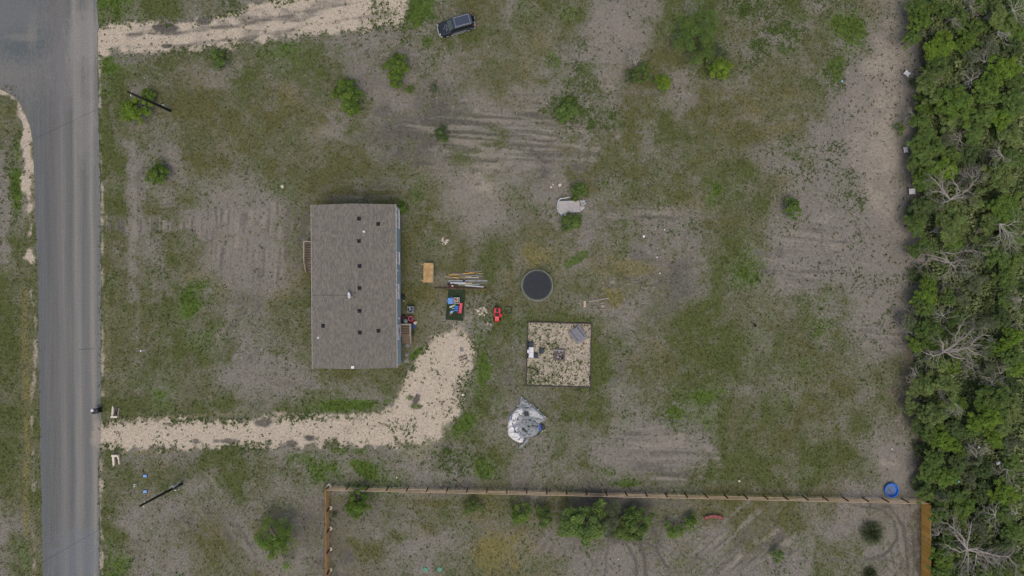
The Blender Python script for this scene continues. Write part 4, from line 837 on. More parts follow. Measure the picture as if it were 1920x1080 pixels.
MB().box((-.05, 0, .18), (.72, 2.0, .3)).build('base', wick, sf, bevel=.02); MB().box((-.40, 0, .42), (.08, 2.0, .78)).build('back_panel', wick, sf, bevel=.02)
MB().box((.02, .68, .38), (.62, .58, .10)).build('dark_cushion', slate, sf, bevel=.03)
for y in (.04, -.62): MB().box((.02, y, .40), (.62, .64, .14)).build('white_cushion', cush, sf, bevel=.04)
MB().box((-.36, -.12, .82), (.22, .42, .10), rz=.05).build('throw_pillow', cush, sf, bevel=.04)
ch = W(1005, 667.3, .4); ca = thing('patio_chair', 'black wicker patio seat pushed against the white cushioned sofa', 'chair', (ch.x, ch.y, 0)); MB().box((0, 0, .17), (.5, .62, .32)).build('base', wick, ca, bevel=.02); MB().box((0, 0, .38), (.46, .58, .1)).build('seat_cushion', slate, ca, bevel=.03)
cp = W(1015.2, 658.6, .4); ot = thing('ottoman', 'square black ottoman between the patio sofa and the fire pit', 'ottoman', (cp.x, cp.y, 0), -.03); MB().box((0, 0, .17), (.6, .6, .32)).build('base', wick, ot, bevel=.02); MB().box((0, 0, .38), (.58, .58, .1)).build('cushion', slate, ot, bevel=.03)
fp = W(1049, 665.5); fi_ = thing('fire_pit', 'square sooty fire pit of stone blocks full of ash and rubble', 'fire pit', (fp.x, fp.y, 0), -.05)
blk = pm('pit_block', sr(118, 110, 104), .95, .3, 5); blk2 = pm('pale_block', sr(158, 156, 152), .95, .2, 5); soot = pm('soot', sr(48, 44, 46), .95, .4, 8)
for k in range(4):
    a = k*math.pi/2; c, s_ = math.cos(a), math.sin(a)
    for i in range(3):
        for lay in range(2):
            q = -.42+i*.42+(.2 if lay else 0)-.1; r = .58; x, y = (r*c-q*s_, r*s_+q*c)
            MB().box((x, y, .11+lay*.2), (.2, .40, .19), rz=a+ro_.uniform(-.05, .05), taper=.93).build('block', blk2 if (k == 1) else (blk if lay else soot), fi_)
MB().box((0, 0, .12), (.94, .94, .2)).build('ash_bed', pm('ash', sr(104, 98, 96), .95, .45, 7), fi_)
for i in range(26): MB().stone((ro_.uniform(-.38, .38), ro_.uniform(-.38, .38), .2), ro_.uniform(.05, .12), ro_, .9).build('rubble', ro_.choice([soot, blk2, pm('ash_white', sr(190, 182, 174), .95), pm('rust', sr(110, 74, 60), .9)]), fi_)
MB().tube([(-.7, .72, .05), (.0, .76, .06), (.75, .74, .05)], .06, 4).build('edge_slab', blk2, fi_)
for (a, b, r, lab) in [((1000, 704), (1012, 692), .035, 'bent black fallen branch at the left edge of the gravel pad'), ((990, 690), (1016, 697), .04, 'long black fallen branch in the lower left of the gravel pad'), ((1018, 637), (1033, 652), .02, 'thin dead twig lying above the ottoman on the gravel')]:
    p, q = W(*a), W(*b); d = q-p; mb = MB(); mb.tube([(0, 0, .04), d*.35+Vector((.05, .08, .08)), d*.7+Vector((0, -.05, .07)), d+Vector((0, 0, .05))], [r, r*.9, r*.7, r*.4], 5)
    mb.tube([d*.35+Vector((.05, .08, .08)), d*.5+Vector((.2, .3, .12))], [r*.7, r*.3], 4).tube([d*.6, d*.8+Vector((.1, -.3, .1))], [r*.6, r*.3], 4); solo('fallen_branch', mb, pm('burnt_wood', sr(46, 44, 44), .9), lab, 'branch', p)
# plywood work table
pl = W(803, 511.3, .8); wt = thing('work_table', 'plywood sheet on trestles standing near the back wall of the house', 'table', (pl.x, pl.y, 0), math.radians(-1.5))
MB().box((0, 0, .79), (1.2, 2.42, .03)).build('tabletop', pm('plywood', sr(200, 166, 112), .8, .3, 1.6, c2=sr(150, 122, 82)), wt)
osb = pm('stud_wood', sr(190, 164, 116), .8, .2, 2, c2=sr(150, 130, 96))
for y in (-1.02, 1.02):
    MB().box((-.14, y, .74), (1.5, .09, .06)).build('trestle_beam', osb, wt)
    for x in (-.5, .5):
        for q in (-.25, .25): MB().tube([(x, y+q*1.2, 0), (x, y, .73)], .035, 4).build('leg', osb, wt)
MB().box((.63, -.05, .70), (.04, 2.2, .07)).build('side_rail', pm('grey_stud', sr(160, 158, 156), .8), wt)
# stack of salvaged boards and pipes
greyb = pm('grey_board', sr(132, 130, 124), .85, .25, 2, c2=sr(104, 102, 98)); oran = pm('new_pine', sr(206, 160, 88), .75, .2, 2); tanb = pm('tan_board', sr(186, 162, 118), .8, .2, 2); wht = pm('white_board', sr(196, 194, 188), .7, .15, 3); steel = pm('pale_steel', sr(168, 176, 180), .4, .2, 3, metal=.3); rusty = pm('rusty_steel', sr(78, 48, 44), .8, .35, 4)
for a, b, w_, h, z, m_, lab in [
    ((872, 507.6), (903.7, 509), .12, .05, 0, greyb, 'grey board topmost in the salvage pile, lying apart from the rest'),
    ((842, 515.4), (861, 515.2), .13, .05, .06, oran, 'short orange pine board at the upper left of the salvage pile'), ((868, 513.2), (889, 511.6), .12, .05, .10, oran, 'orange pine board lying askew near the top of the salvage pile'), ((879, 510), (906.5, 513.6), .07, .04, .06, tanb, 'thin tan batten slanting down to the right in the salvage pile'),
    ((846, 512.4), (872, 513.4), .12, .05, .03, greyb, 'grey board just above the short orange pine board'), ((860, 515.9), (902.7, 516.4), .17, .06, .05, greyb, 'wide grey board just below the orange pine boards'), ((835.5, 518.3), (861, 521.8), .08, .04, .09, tanb, 'thin tan batten sticking out at the left of the salvage pile'),
    ((866, 519.6), (898, 520.5), .09, .04, .05, wht, 'whitewashed board in the middle of the salvage pile'), ((892, 518.2), (906.8, 518.6), .12, .05, .02, greyb, 'short grey offcut at the right end of the salvage pile'), ((864, 522), (907, 523.4), .10, .05, .04, greyb, 'grey board beside the blue bucket'), ((850, 519.9), (884, 518.6), .08, .04, .10, tanb, 'narrow tan strip lying across the grey boards'),
    ((840, 526.6), (914, 526.6), .09, .06, .02, steel, 'longest steel pipe of the salvage pile, just below the blue bucket'), ((836, 529), (914, 529.4), .07, .05, .02, greyb, 'long thin grey pole below the longest steel pipe'), ((872, 531.2), (885, 531.2), .17, .10, .07, tanb, 'short thick tan block on the steel pipes'),
    ((846, 533.4), (899, 533.4), .17, .07, .02, pm('green_grey_steel', sr(134, 142, 138), .5, .2), 'green grey steel channel above the rusty beam'), ((872, 535.2), (906.8, 538), .15, .08, .06, steel, 'pale steel channel slanting towards the rusty beam'), ((892, 531.8), (913, 530.6), .08, .05, .06, greyb, 'short grey lath at the lower right of the salvage pile')]:
    bar('salvaged_board' if m_ is not steel else 'steel_channel', lab, 'board' if m_ is not steel else 'steel bar', W(*a), W(*b), w_, h, m_, z)
a, b = W(844.6, 530.4), W(873, 530.4); solo('stove_pipe', MB().tube([(0, 0, .13), (b.x-a.x, b.y-a.y, .13)], .11, 14), pm('bright_tin', sr(196, 204, 208), .3, .12, 2, metal=.4), 'fat bright tin pipe lying at the left of the salvage pile', 'pipe', a, smooth=False)
bm_ = W(863.5, 540); L_ = 6.45; sb = MB(); sb.box((0, 0, .02), (L_, .13, .02)); sb.box((0, 0, .1), (L_, .02, .14)); sb.box((0, 0, .18), (L_, .13, .02)); solo('steel_beam', sb, rusty, 'long dark rusty steel beam lying just above the green mat', 'beam', bm_, -.003)
solo('rusty_box', MB().box((0, 0, .14), (.9, .5, .28), taper=.9).box((.6, .02, .1), (.4, .3, .2)), rusty, 'rusty metal box at the lower left of the salvage pile', 'box', W(846.5, 536), .05, bevel=.02); solo('paint_can', MB().lathe([(.1, 0), (.1, .26), (.11, .27), (.08, .28), (.001, .275)], 14), wht, 'small white can standing on the rusty box', 'can', W(848.6, 536.1, .28)+Vector((0, 0, 0)))
solo('iron_fitting', MB().torus(.13, .05, (0, 0, .05), 14, 6).tube([(-.25, 0, .05), (.3, .08, .1)], .045, 6), black_m, 'black iron fitting at the left end of the tin pipe', 'fitting', W(842, 533))
bk = thing('bucket', 'blue bucket with orange rim standing among the salvaged boards', 'bucket', W(870, 525.3, .2), 0); bk.location.z = 0
MB().lathe([(.13, .08), (.165, .42), (.15, .42), (.12, .1)], 16, closed=True).lathe([(.001, .08), (.12, .09)], 16).build('body', pm('bucket_blue', sr(36, 66, 130), .5), bk); MB().box((0, .17, .25), (.3, .1, .16)).build('label_tag', oran, bk)
# green mat with toys
q = [W(840.5, 542.6), W(873.0, 543.6), W(868.6, 602), W(835.2, 599.2)]; mc = sum(q, Vector())/4
solo('turf_mat', MB().prism([(p.x-mc.x, p.y-mc.y) for p in q[::-1]], .0, .03), pm('turf_green', sr(46, 62, 38), .95, .35, 4, c2=sr(34, 46, 30), bump=.6), 'dark green artificial turf mat covered with toys', 'mat', (mc.x, mc.y, .004))
bl = W(844.8, 564); solo('bin_lid', MB().box((0, 0, .05), (.68, .76, .08)).box((0, 0, .1), (.5, .58, .03)).box((-.36, .0, .05), (.08, .2, .07)), pm('lid_blue', sr(92, 146, 212), .45, .12), 'light blue plastic lid lying beside the open toy bin', 'lid', (bl.x, bl.y, .034), .03, bevel=.03)
tb = W(856.2, 563.5, .3); tbn = thing('toy_bin', 'open pale grey toy bin full of small toys on the green mat', 'toy bin', (tb.x, tb.y, .034), .04); gp = pm('bin_grey', sr(176, 180, 178), .5, .1)
mb = MB()
for x, y, a_, b_ in ((0, .36, .7, .06), (0, -.36, .7, .06), (.33, 0, .06, .68), (-.33, 0, .06, .68)): mb.box((x, y, .22), (a_, b_, .42), taper=1.03)
mb.build('body', gp, tbn, bevel=.02); MB().box((0, 0, .1), (.62, .68, .04)).build('floor', gp, tbn)
tcol = [pm('toy_tan', sr(196, 150, 100), .6), pm('toy_brown', sr(86, 62, 56), .6), pm('toy_white', sr(214, 214, 208), .6), pm('toy_dark', sr(60, 58, 70), .6), pm('toy_red', sr(190, 60, 60), .6), pm('toy_orange', sr(220, 130, 70), .6)]
for i in range(18): MB().stone((ro_.uniform(-.25, .25), ro_.uniform(-.28, .28), .12+.1*(i % 3)), ro_.uniform(.06, .1), ro_, 1.3).build('toy', tcol[i % 6], tbn)
rb_ = W(863.6, 577.2, .3); rt = thing('toy_bench', 'pinkish red plastic toy bench lying on the green mat', 'toy', (rb_.x, rb_.y, .034), math.radians(82)); pinkr = pm('pink_red', sr(222, 66, 92), .45, .12)
MB().box((0, 0, .24), (1.22, .36, .06)).build('seat', pinkr, rt, bevel=.03); MB().box((-.62, .04, .16), (.1, .46, .32)).build('end_panel', pinkr, rt, bevel=.02); MB().box((.52, 0, .12), (.1, .34, .22)).build('end_panel', pinkr, rt, bevel=.02)
bs = W(855.6, 579, .2); st_ = thing('toy_steps', 'bright blue plastic toy steps beside the pinkish red toy bench', 'toy', (bs.x, bs.y, .034), -.15); blu = pm('toy_blue', sr(48, 124, 208), .45, .12)
for sgn in (-1, 1): MB().box((sgn*.21, 0, .16), (.06, .72, .3), taper=.9).build('side_panel', blu, st_, bevel=.015)
for y, z in ((.28, .08), (.05, .16), (-.2, .26)): MB().box((0, y, z), (.4, .17, .05)).build('step', blu, st_)
for (px, py, r, m_, lab) in [(845.8, 574.8, .17, pm('toy_mint', sr(206, 218, 210), .6, .15), 'white lumpy soft toy at the left of the blue toy steps'), (851.3, 573, .15, pm('toy_green', sr(176, 204, 168), .6, .25), 'pale green and white soft toy between the toy bin and toy steps'), (849.5, 578.3, .10, pm('toy_cream', sr(206, 204, 186), .6, .2), 'small cream soft toy nearest the blue toy steps'), (846.8, 584.8, .20, pm('toy_sky', sr(150, 190, 226), .6, .2), 'pale blue toy at the lower left on the green mat')]:
    p = W(px, py); mb = MB().stone((0, 0, 0), r, ro_, .9).stone((r*.9, r*.5, 0), r*.55, ro_, .8).stone((-r*.8, -r*.6, 0), r*.5, ro_, .8); solo('soft_toy', mb, m_, lab, 'toy', (p.x, p.y, .034))
bar('toy_shovel', 'orange toy shovel beside the pale blue toy', 'toy', W(843.5, 591), W(848.4, 587.4), .06, .04, pm('shovel_orange', sr(218, 104, 62), .5), .036)
# stones: small heaps and single pale rocks
lime = [pm('lime_a', sr(214, 204, 184), .9, .2, 6), pm('lime_b', sr(190, 176, 150), .9, .2, 6), pm('lime_c', sr(170, 164, 154), .9, .25, 6)]
def stones(label, group, spots):
    for px, py, r in spots:
        p = W(px, py); solo('stone', MB().stone((0, 0, -.02), r, ro_, .7), lime[ro_.randrange(3)], label, 'stone', (p.x, p.y, 0), ro_.uniform(0, 3), group)
rs_ = random.Random(4)
stones('pale stone in the little heap above the plywood table', 'stones in the little heap', [(828+rs_.gauss(6, 4.2), 453+rs_.gauss(0, 3.2), rs_.uniform(.07, .17)) for _ in range(26)])
stones('pale stone in the loose group beside the red mower', 'stones beside the mower', [(896.5, 583, .22), (902, 578, .2), (904, 586.5, .24), (900, 589, .18), (907.5, 577, .2), (910.5, 581, .22), (912, 584.5, .2), (899.5, 578.5, .15), (905, 582, .2), (915, 606, .2), (920.5, 608.2, .18), (908, 590.5, .14), (893, 580, .12)])
for px, py, r, lab in [(1050, 347.2, .24, 'largest white rock above the grey slab box'), (1033, 350.6, .16, 'white rock at the left of the largest white rock'), (1037, 346.3, .10, 'smallest white rock between the two larger white rocks'), (868, 740, .2, 'lone white rock at the right edge of the lower driveway'), (1386, 901.5, .17, 'lone pale rock in the grass above the long rail fence'), (530, 350, .25, 'pale flat rock in the grass up and left of the house'), (1672.5, 842, .12, 'yellowish rock on bare soil above the blue pool')]:
    stones(lab, None, [(px, py, r)]) if False else solo('rock', MB().stone((0, 0, -.02), r, ro_, .6), lime[0], lab, 'rock', W(px, py), ro_.uniform(0, 3))
# white lids scattered in the upper yard
for px, py, w_, lab in [(1207, 443.4, .26, 'square white plastic lid on dark bare soil, largest of the white scraps'), (1245.7, 430.6, .17, 'small white cap on bare soil up and right of the square white lid'), (1231.8, 482.5, .17, 'small white cap in the dark grass below the square white lid'), (1237.3, 512.3, .17, 'small white cap lowest of the white scraps, in yellowish grass'), (1159, 1048, .17, 'small white cap among the curved wheel tracks'), (744, 895.4, .17, 'small white cap lying just above the rail fence'), (1157.7, 453.2, .11, 'tiny white cap left of the square white lid')]:
    mb = MB().box((0, 0, .03), (w_, w_, .06)) if w_ > .2 else MB().lathe([(w_/2, 0), (w_/2*.9, .07), (.001, .08)], 12)
    solo('white_cap', mb, pm('cap_white', sr(240, 240, 238), .5, .05), lab, 'cap', W(px, py), .1, bevel=.02 if w_ > .2 else 0)
# loose timbers right of the trampoline
oldw = pm('old_wood', sr(164, 152, 142), .85, .25, 3); tanw = pm('pale_board', sr(194, 178, 148), .85, .15, 3)
bar('loose_plank', 'pale short board lying right of the trampoline', 'board', W(1096.2, 564.2), W(1096.4, 576), .30, .05, tanw, 0)
bar('loose_post', 'long grey post lying askew right of the trampoline', 'post', W(1104, 565.3), W(1141, 559), .13, .10, oldw, 0)
bar('wood_block', 'grey brown wood block under the long grey post', 'block', W(1126.5, 574), W(1133, 574), .30, .12, oldw, 0); bar('loose_board', 'thin pinkish board below the wood block', 'board', W(1123, 579.8), W(1141, 580), .12, .05, pm('pink_board', sr(150, 132, 124), .85), 0); bar('loose_lath', 'short bent lath between the long post and the wood block', 'board', W(1125, 569.5), W(1133.5, 567.8), .10, .05, oldw, 0)
wf = W(952.7, 581.4); mb = MB()
for k in range(4):
    a = k*math.pi/2; mb.tube([(.4*math.cos(a)-.4*math.sin(a), .4*math.sin(a)+.4*math.cos(a), .08), (-.4*math.sin(a)-.4*math.cos(a), .4*math.cos(a)-.4*math.sin(a), .08)], .035, 6)
solo('metal_square', mb, pm('frame_black', sr(48, 50, 48), .7), 'square thin black metal frame lying right of the red mower', 'frame', wf, .05)
solo('stepping_stone', MB().box((0, 0, .02), (.44, .44, .05)), pm('paver_grey', sr(128, 126, 126), .9, .15, 6), 'square grey paver lying alone at the top of the lower driveway', 'paver', W(865.6, 655.4), .05, bevel=.015)
rk = W(869, 670.5); mb = MB()
for y in (-.22, .22): mb.tube([(-.62, y, .05), (.5, y*.8, .08)], .03, 5)
for k in range(5): mb.tube([(-.5+k*.22, -.28, .06), (-.45+k*.22, .28, .09)], .025, 5)
solo('wire_rack', mb, pm('rack_black', sr(52, 54, 56), .6), 'black rung rack lying at the right edge of the lower driveway', 'rack', rk, .35)
bar('iron_bar', 'short black bar lying below the black rung rack', 'bar', W(872, 683), W(880, 675.5), .07, .05, pm('rack_black', sr(52, 54, 56), .6))
for (px, py, r, lab) in [(764, 647.5, .34, 'round grey stepping stone nearest the wooden back steps'), (762.6, 665, .27, 'grey stepping stone in the middle of the three by the house'), (763.2, 676, .3, 'grey stepping stone nearest the lower right house corner')]:
    solo('stepping_stone', MB().stone((0, 0, -.02), r, ro_, .25), pm('paver_stone', sr(132, 132, 130), .9, .2, 5), lab, 'stepping stone', W(px, py), .2)
# air conditioner
ac = W(769.2, 580.4, .85); acu = thing('air_conditioner', 'square grey air conditioner unit with black fan beside the house wall', 'air conditioner', (ac.x, ac.y, 0), -.03); acg = pm('ac_grey', sr(112, 120, 124), .5, .12, 3)
MB().box((0, 0, .04), (.92, .92, .08)).build('pad', pm('ac_pad', sr(120, 118, 112), .9), acu); mb = MB().box((0, 0, .45), (.84, .84, .74)); mb.build('cabinet', acg, acu, bevel=.05)
for k in range(9): 
    z = .16+k*.07
    for a in range(4): MB().box((.425*math.cos(a*math.pi/2), .425*math.sin(a*math.pi/2), z), (.012, .7, .02), rz=a*math.pi/2).build('louvre', acg, acu)
MB().lathe([(.33, .80), (.33, .86), (.40, .86), (.40, .82)], 28, closed=True).build('fan_shroud', acg, acu); MB().lathe([(.325, .828), (.001, .829)], 24).build('fan_well', pm('fan_black', sr(26, 30, 34), .6), acu)
fb = MB().tube([(0, 0, .82), (0, 0, .87)], .09, 12).build('fan_hub', pm('hub_grey', sr(150, 158, 160), .5), acu)
for k in range(3):
    a = k*2.094; c, s_ = math.cos(a), math.sin(a); b_ = MB().prism([(.06, -.05), (.28, -.16), (.31, .02), (.08, .06)], .836, .846).build('fan_blade', pm('blade_pale', sr(186, 196, 196), .4) if k == 1 else pm('blade_dark', sr(74, 80, 84), .4), fb, rot=a)
for k in range(3): MB().torus(.12+.1*k, .006, (0, 0, .872), 24, 4).build('guard_ring', pm('guard', sr(90, 94, 96), .5), acu)
for k in range(6): MB().tube([(.08*math.cos(k), .08*math.sin(k), .872), (.36*math.cos(k*1.047), .36*math.sin(k*1.047), .868)], .006, 4).build('guard_wire', pm('guard', sr(90, 94, 96), .5), acu)
# clutter beside the steps
p = W(770, 597.4, .4); sea = thing('child_seat', 'pink and dark red round child seat near the air conditioner', 'child seat', (p.x, p.y, 0)); pk_ = pm('seat_pink', sr(196, 96, 116), .6); MB().torus(.3, .06, (0, 0, .42), 18, 6).build('rim', pk_, sea); MB().lathe([(.27, .4), (.22, .18), (.001, .14)], 16).build('seat_bowl', pm('seat_dark', sr(84, 40, 48), .7), sea)
for k in range(4): MB().tube([(.26*math.cos(k*1.57), .26*math.sin(k*1.57), .4), (.36*math.cos(k*1.57), .36*math.sin(k*1.57), 0)], .025, 5).build('leg', pk_, sea)
p = W(760.4, 602, .5); gcan = thing('trash_can', 'round metal trash can with lid between the pink child seat and the house wall', 'trash can', (p.x, p.y, 0)); MB().lathe([(.22, 0), (.26, .55), (.27, .56), (.24, .56)], 18).build('can', steel, gcan); l_ = MB().lathe([(.28, .56), (.27, .6), (.12, .66), (.001, .67)], 18).build('lid', pm('lid_tin', sr(130, 138, 142), .4, .15, metal=.3), gcan); MB().tube([(-.07, 0, .66), (0, 0, .73), (.07, 0, .66)], .015, 5).build('lid_handle', black_m, l_)
p = W(756, 595.4, .4); fc_ = thing('folding_chair', 'dark red folding chair squeezed against the house wall', 'chair', (p.x, p.y, 0), .4); dr = pm('chair_maroon', sr(92, 36, 48), .8); MB().box((0, 0, .42), (.42, .4, .05)).build('seat', dr, fc_); MB().box((-.2, 0, .66), (.06, .4, .4)).build('backrest', dr, fc_)
for x in (-.18, .18):
    for y in (-.18, .18): MB().tube([(x, y, 0), (x, y, .42)], .018, 5).build('leg', black_m, fc_)
bar('black_plank', 'short black board lying below the air conditioner', 'board', W(754.5, 590.3), W(762, 591), .12, .1, pm('navy_board', sr(40, 42, 60), .7))
p = W(775.2, 603.2); solo('red_ball', MB().lathe([(.03, 0), (.13, .06), (.17, .17), (.13, .28), (.03, .34)], 16), pm('ball_red', sr(206, 40, 44), .4), 'small red ball beside the wooden back steps', 'ball', p, smooth=True)
p = W(778.3, 605.8); solo('plastic_bag', MB().stone((0, 0, -.02), .24, ro_, .9).stone((.12, .1, 0), .16, ro_, .8), pm('bag_white', sr(220, 216, 210), .6, .2), 'crumpled white plastic bag next to the small red ball', 'bag', p)
p = W(774.2, 612.3, .3); bx_ = thing('storage_crate', 'blue plastic crate at the upper corner of the wooden back steps', 'crate', (p.x, p.y, 0), .1); mb = MB()
for x, y, a_, b_ in ((0, .22, .5, .04), (0, -.22, .5, .04), (.24, 0, .04, .42), (-.24, 0, .04, .42)): mb.box((x, y, .18), (a_, b_, .36))
mb.build('body', pm('crate_blue', sr(44, 96, 172), .5, .2), bx_); MB().box((0, 0, .2), (.44, .4, .3)).build('contents', pm('crate_dark', sr(42, 70, 122), .7, .3, 8), bx_)
p = W(774, 625.6, .2); solo('plant_pot', MB().lathe([(.15, 0), (.21, .34), (.22, .36), (.17, .36), (.14, .28), (.001, .27)], 16), pm('pot_black', sr(44, 50, 54), .6), 'black plant pot at the right side of the wooden back steps', 'pot', p); p = W(773, 620); solo('toy_ball', MB().lathe([(.02, 0), (.07, .03), (.09, .09), (.07, .15), (.02, .18)], 12), pm('ball_green', sr(72, 150, 60), .5), 'small green ball between the blue crate and the black plant pot', 'ball', p)
bar('rake_handle', 'tan and pink rake handle lying beside the house wall', 'rake', W(757.5, 555.5), W(764.5, 549), .05, .04, pm('handle_tan', sr(198, 148, 120), .7)); p = W(753.2, 556.5, .5)
solo('hose_reel', MB().torus(.2, .09, (0, 0, .2), 16, 6).torus(.18, .07, (0, 0, .34), 16, 6).lathe([(.12, 0), (.12, .4)], 10), pm('hose_dark', sr(32, 44, 42), .6), 'dark coiled garden hose against the house wall', 'garden hose', p-Vector((0, 0, .5))+Vector((.12, 0, 0)))
p = W(757.7, 563.8); solo('jug', MB().lathe([(.09, 0), (.1, .18), (.04, .25), (.04, .3)], 10), pm('jug_white', sr(196, 214, 200), .5), 'small white jug beside the rake handle', 'jug', p)
# old slab-like box with torn plastic
vb = W(1067, 386.5, .5); ob_ = thing('box_spring', 'weathered pale grey mattress base wrapped in torn white plastic', 'mattress base', (vb.x, vb.y, 0), math.radians(1.8)); grs = pm('grimy_cover', sr(186, 182, 180), .85, .15, 2.5, c2=sr(160, 152, 146)); wpl = pm('torn_plastic', sr(206, 212, 214), .5, .2, 5)
MB().box((0, 0, .33), (2.68, 1.38, .4)).build('base', grs, ob_, bevel=.06); MB().box((0, 0, .545), (2.60, 1.32, .03)).build('top_cover', grs, ob_, bevel=.01)
for x in (-1.1, 1.1):
    for y in (-.5, .5): MB().box((x, y, .07), (.1, .1, .14)).build('leg', oldw, ob_)
MB().tube([(-1.36, -.7, .2), (-1.40, .3, .35), (-1.30, .75, .45), (-1.0, .98, .5), (-.5, 1.02, .45), (.15, 1.12, .4)], [.05, .06, .07, .07, .06, .04], 6).build('bent_tube', wpl, ob_); MB().tube([(-1.3, -.73, .5), (.3, -.72, .52), (1.3, -.72, .5), (1.5, -.45, .42)], .05, 5).build('plastic_hem', wpl, ob_)
rq = random.Random(77)
def rag(parent, cx, cy, r, mat, name='torn_flap', z=.1, el=1.0):
    vs = []; n = 9; mb = MB()
    for ring_, (k, zz) in enumerate(((0, .12), (.5, .16), (1., .0))):
        for i in range(n):
            a = 2*math.pi*i/n; q_ = r*k*rq.uniform(.6, 1.25); vs.append((cx+q_*math.cos(a)*el, cy+q_*math.sin(a), z+zz*rq.uniform(.2, 1.6)))
    fs = []
    for g_ in range(2):
        for i in range(n): fs.append((g_*n+i, g_*n+(i+1) % n, (g_+1)*n+(i+1) % n, (g_+1)*n+i))
    mb.add(vs, fs); return mb.build(name, mat, parent)
for cx, cy, r in [(1.6, .55, .26), (1.75, .3, .3), (1.55, .05, .28), (1.85, .62, .2), (2.0, .35, .18), (1.45, -.35, .3), (1.75, -.2, .22), (.55, .82, .14), (.8, .95, .16), (.95, .72, .14), (-1.45, .2, .16), (-1.42, -.2, .14), (-1.4, -.5, .13), (-.9, -.85, .25), (-.5, -.88, .2)]: rag(ob_, cx, cy, r, rq.choice([wpl, wpl, grs]))
MB().tube([(1.7, -.35, .2), (2.35, -.75, .05)], .02, 4).build('broken_slat', tanw, ob_); MB().box((.82, 1.0, .2), (.08, .5, .1), rz=.1).build('broken_slat', wpl, ob_)

# collapsed canopy / tarp heap
def dense_poly(p, k=4): return [(p[i][0]+(p[(i+1) % len(p)][0]-p[i][0])*t/k, p[i][1]+(p[(i+1) % len(p)][1]-p[i][1])*t/k) for i in range(len(p)) for t in range(k)]
def zt(pts): return [(W(935+x/9, 730+y/9).x, W(935+x/9, 730+y/9).y) for x, y in pts]
tcn = W(985, 793)
def crumple(name, pts, base, amp, seed, mat, parent, per=.55, edge=.22, curl=1.0):
    poly = dense_poly(zt(pts), 3); xs = [p[0] for p in poly]; ys = [p[1] for p in poly]; st = .06
    gx = np.arange(min(xs)-st, max(xs)+2*st, st); gy = np.arange(min(ys)-st, max(ys)+2*st, st); GX_, GY_ = np.meshgrid(gx, gy)
    ins = in_poly(GX_, GY_, poly); d = np.minimum(1, seg_dist(GX_, GY_, poly+[poly[0]])/edge)
    wxx = GX_+.25*(fnoise(GX_, GY_, .9, seed+5, 3)-.5)*2; wyy = GY_+.25*(fnoise(GX_, GY_, .9, seed+9, 3)-.5)*2
    rid = 1-np.abs(fnoise(wxx, wyy*.8, per, seed, 3, .5)-.5)*4; rid2 = 1-np.abs(fnoise(wyy, wxx, per*.45, seed+3, 2, .5)-.5)*4
    z = base*d**.5+amp*(np.clip(rid, 0, 1)*.7+np.clip(rid2, 0, 1)*.35+.5*fnoise(GX_, GY_, 1.1, seed+8, 2))*d; z = np.where(ins, z, 0.0)
    nx = len(gx); cell = ins[:-1, :-1] & ins[1:, :-1] & ins[:-1, 1:] & ins[1:, 1:]; F = quads(nx, len(gy), cell); idx, inv = np.unique(F, return_inverse=True)
    V = np.stack([GX_.ravel()-tcn.x, GY_.ravel()-tcn.y, z.ravel()], 1)[idx]; o = bpy.data.objects.new(name, np_mesh(name, V, inv.reshape(F.shape), [mat], (), smooth=True)); COL.objects.link(o); o.parent = parent; return o
tarp = thing('collapsed_canopy', 'crumpled heap of white and grey canopy fabric with blue straps', 'tarp', (tcn.x, tcn.y, 0))
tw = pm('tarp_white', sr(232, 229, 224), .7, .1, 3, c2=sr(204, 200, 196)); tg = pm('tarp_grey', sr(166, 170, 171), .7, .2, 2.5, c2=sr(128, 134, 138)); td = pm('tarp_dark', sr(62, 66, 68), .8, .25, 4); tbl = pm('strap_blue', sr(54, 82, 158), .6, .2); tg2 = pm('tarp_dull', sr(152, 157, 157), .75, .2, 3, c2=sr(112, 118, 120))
crumple('grey_sheet', [(375, 95), (420, 130), (520, 210), (640, 320), (740, 400), (825, 480), (780, 530), (700, 570), (690, 690), (640, 770), (545, 810), (420, 820), (330, 760), (250, 640), (260, 400), (345, 290), (350, 180)], .10, .36, 3, tg, tarp, .42)
crumple('white_sheet', [(390, 290), (310, 310), (235, 380), (190, 450), (158, 530), (148, 620), (143, 700), (160, 770), (210, 830), (280, 875), (340, 900), (385, 907), (430, 870), (440, 820), (380, 760), (340, 690), (360, 590), (370, 480), (420, 410), (450, 330)], .22, .26, 14, tw, tarp, .6)
crumple('white_fold', [(440, 300), (560, 310), (650, 340), (730, 410), (800, 470), (740, 510), (620, 480), (520, 470), (490, 400)], .26, .16, 25, pm('tarp_pale', sr(186, 188, 186), .7, .15, 3), tarp, .9)
crumple('dull_tail', [(470, 800), (530, 800), (500, 880), (440, 950), (370, 1000), (315, 1015), (340, 950), (420, 880)], .08, .18, 31, tg2, tarp, .5, .12); crumple('grey_flap', [(300, 260), (330, 245), (355, 270), (350, 295), (310, 305)], .14, .06, 6, tg, tarp, .4, .1)
crumple('mesh_panel', [(700, 580), (760, 580), (795, 650), (740, 690), (715, 690)], .16, .10, 9, td, tarp, .4, .1); crumple('painted_lower_shadow', [(560, 800), (650, 760), (700, 700), (720, 715), (660, 780), (580, 812)], .08, .06, 19, td, tarp, .4, .1)  # last dark strip stands for the shade on the heap's lower right side
crumple('crumpled_middle', [(380, 490), (480, 470), (560, 500), (650, 520), (690, 570), (660, 640), (560, 640), (470, 600), (390, 600), (350, 560)], .30, .30, 52, tg2, tarp, .3, .2)
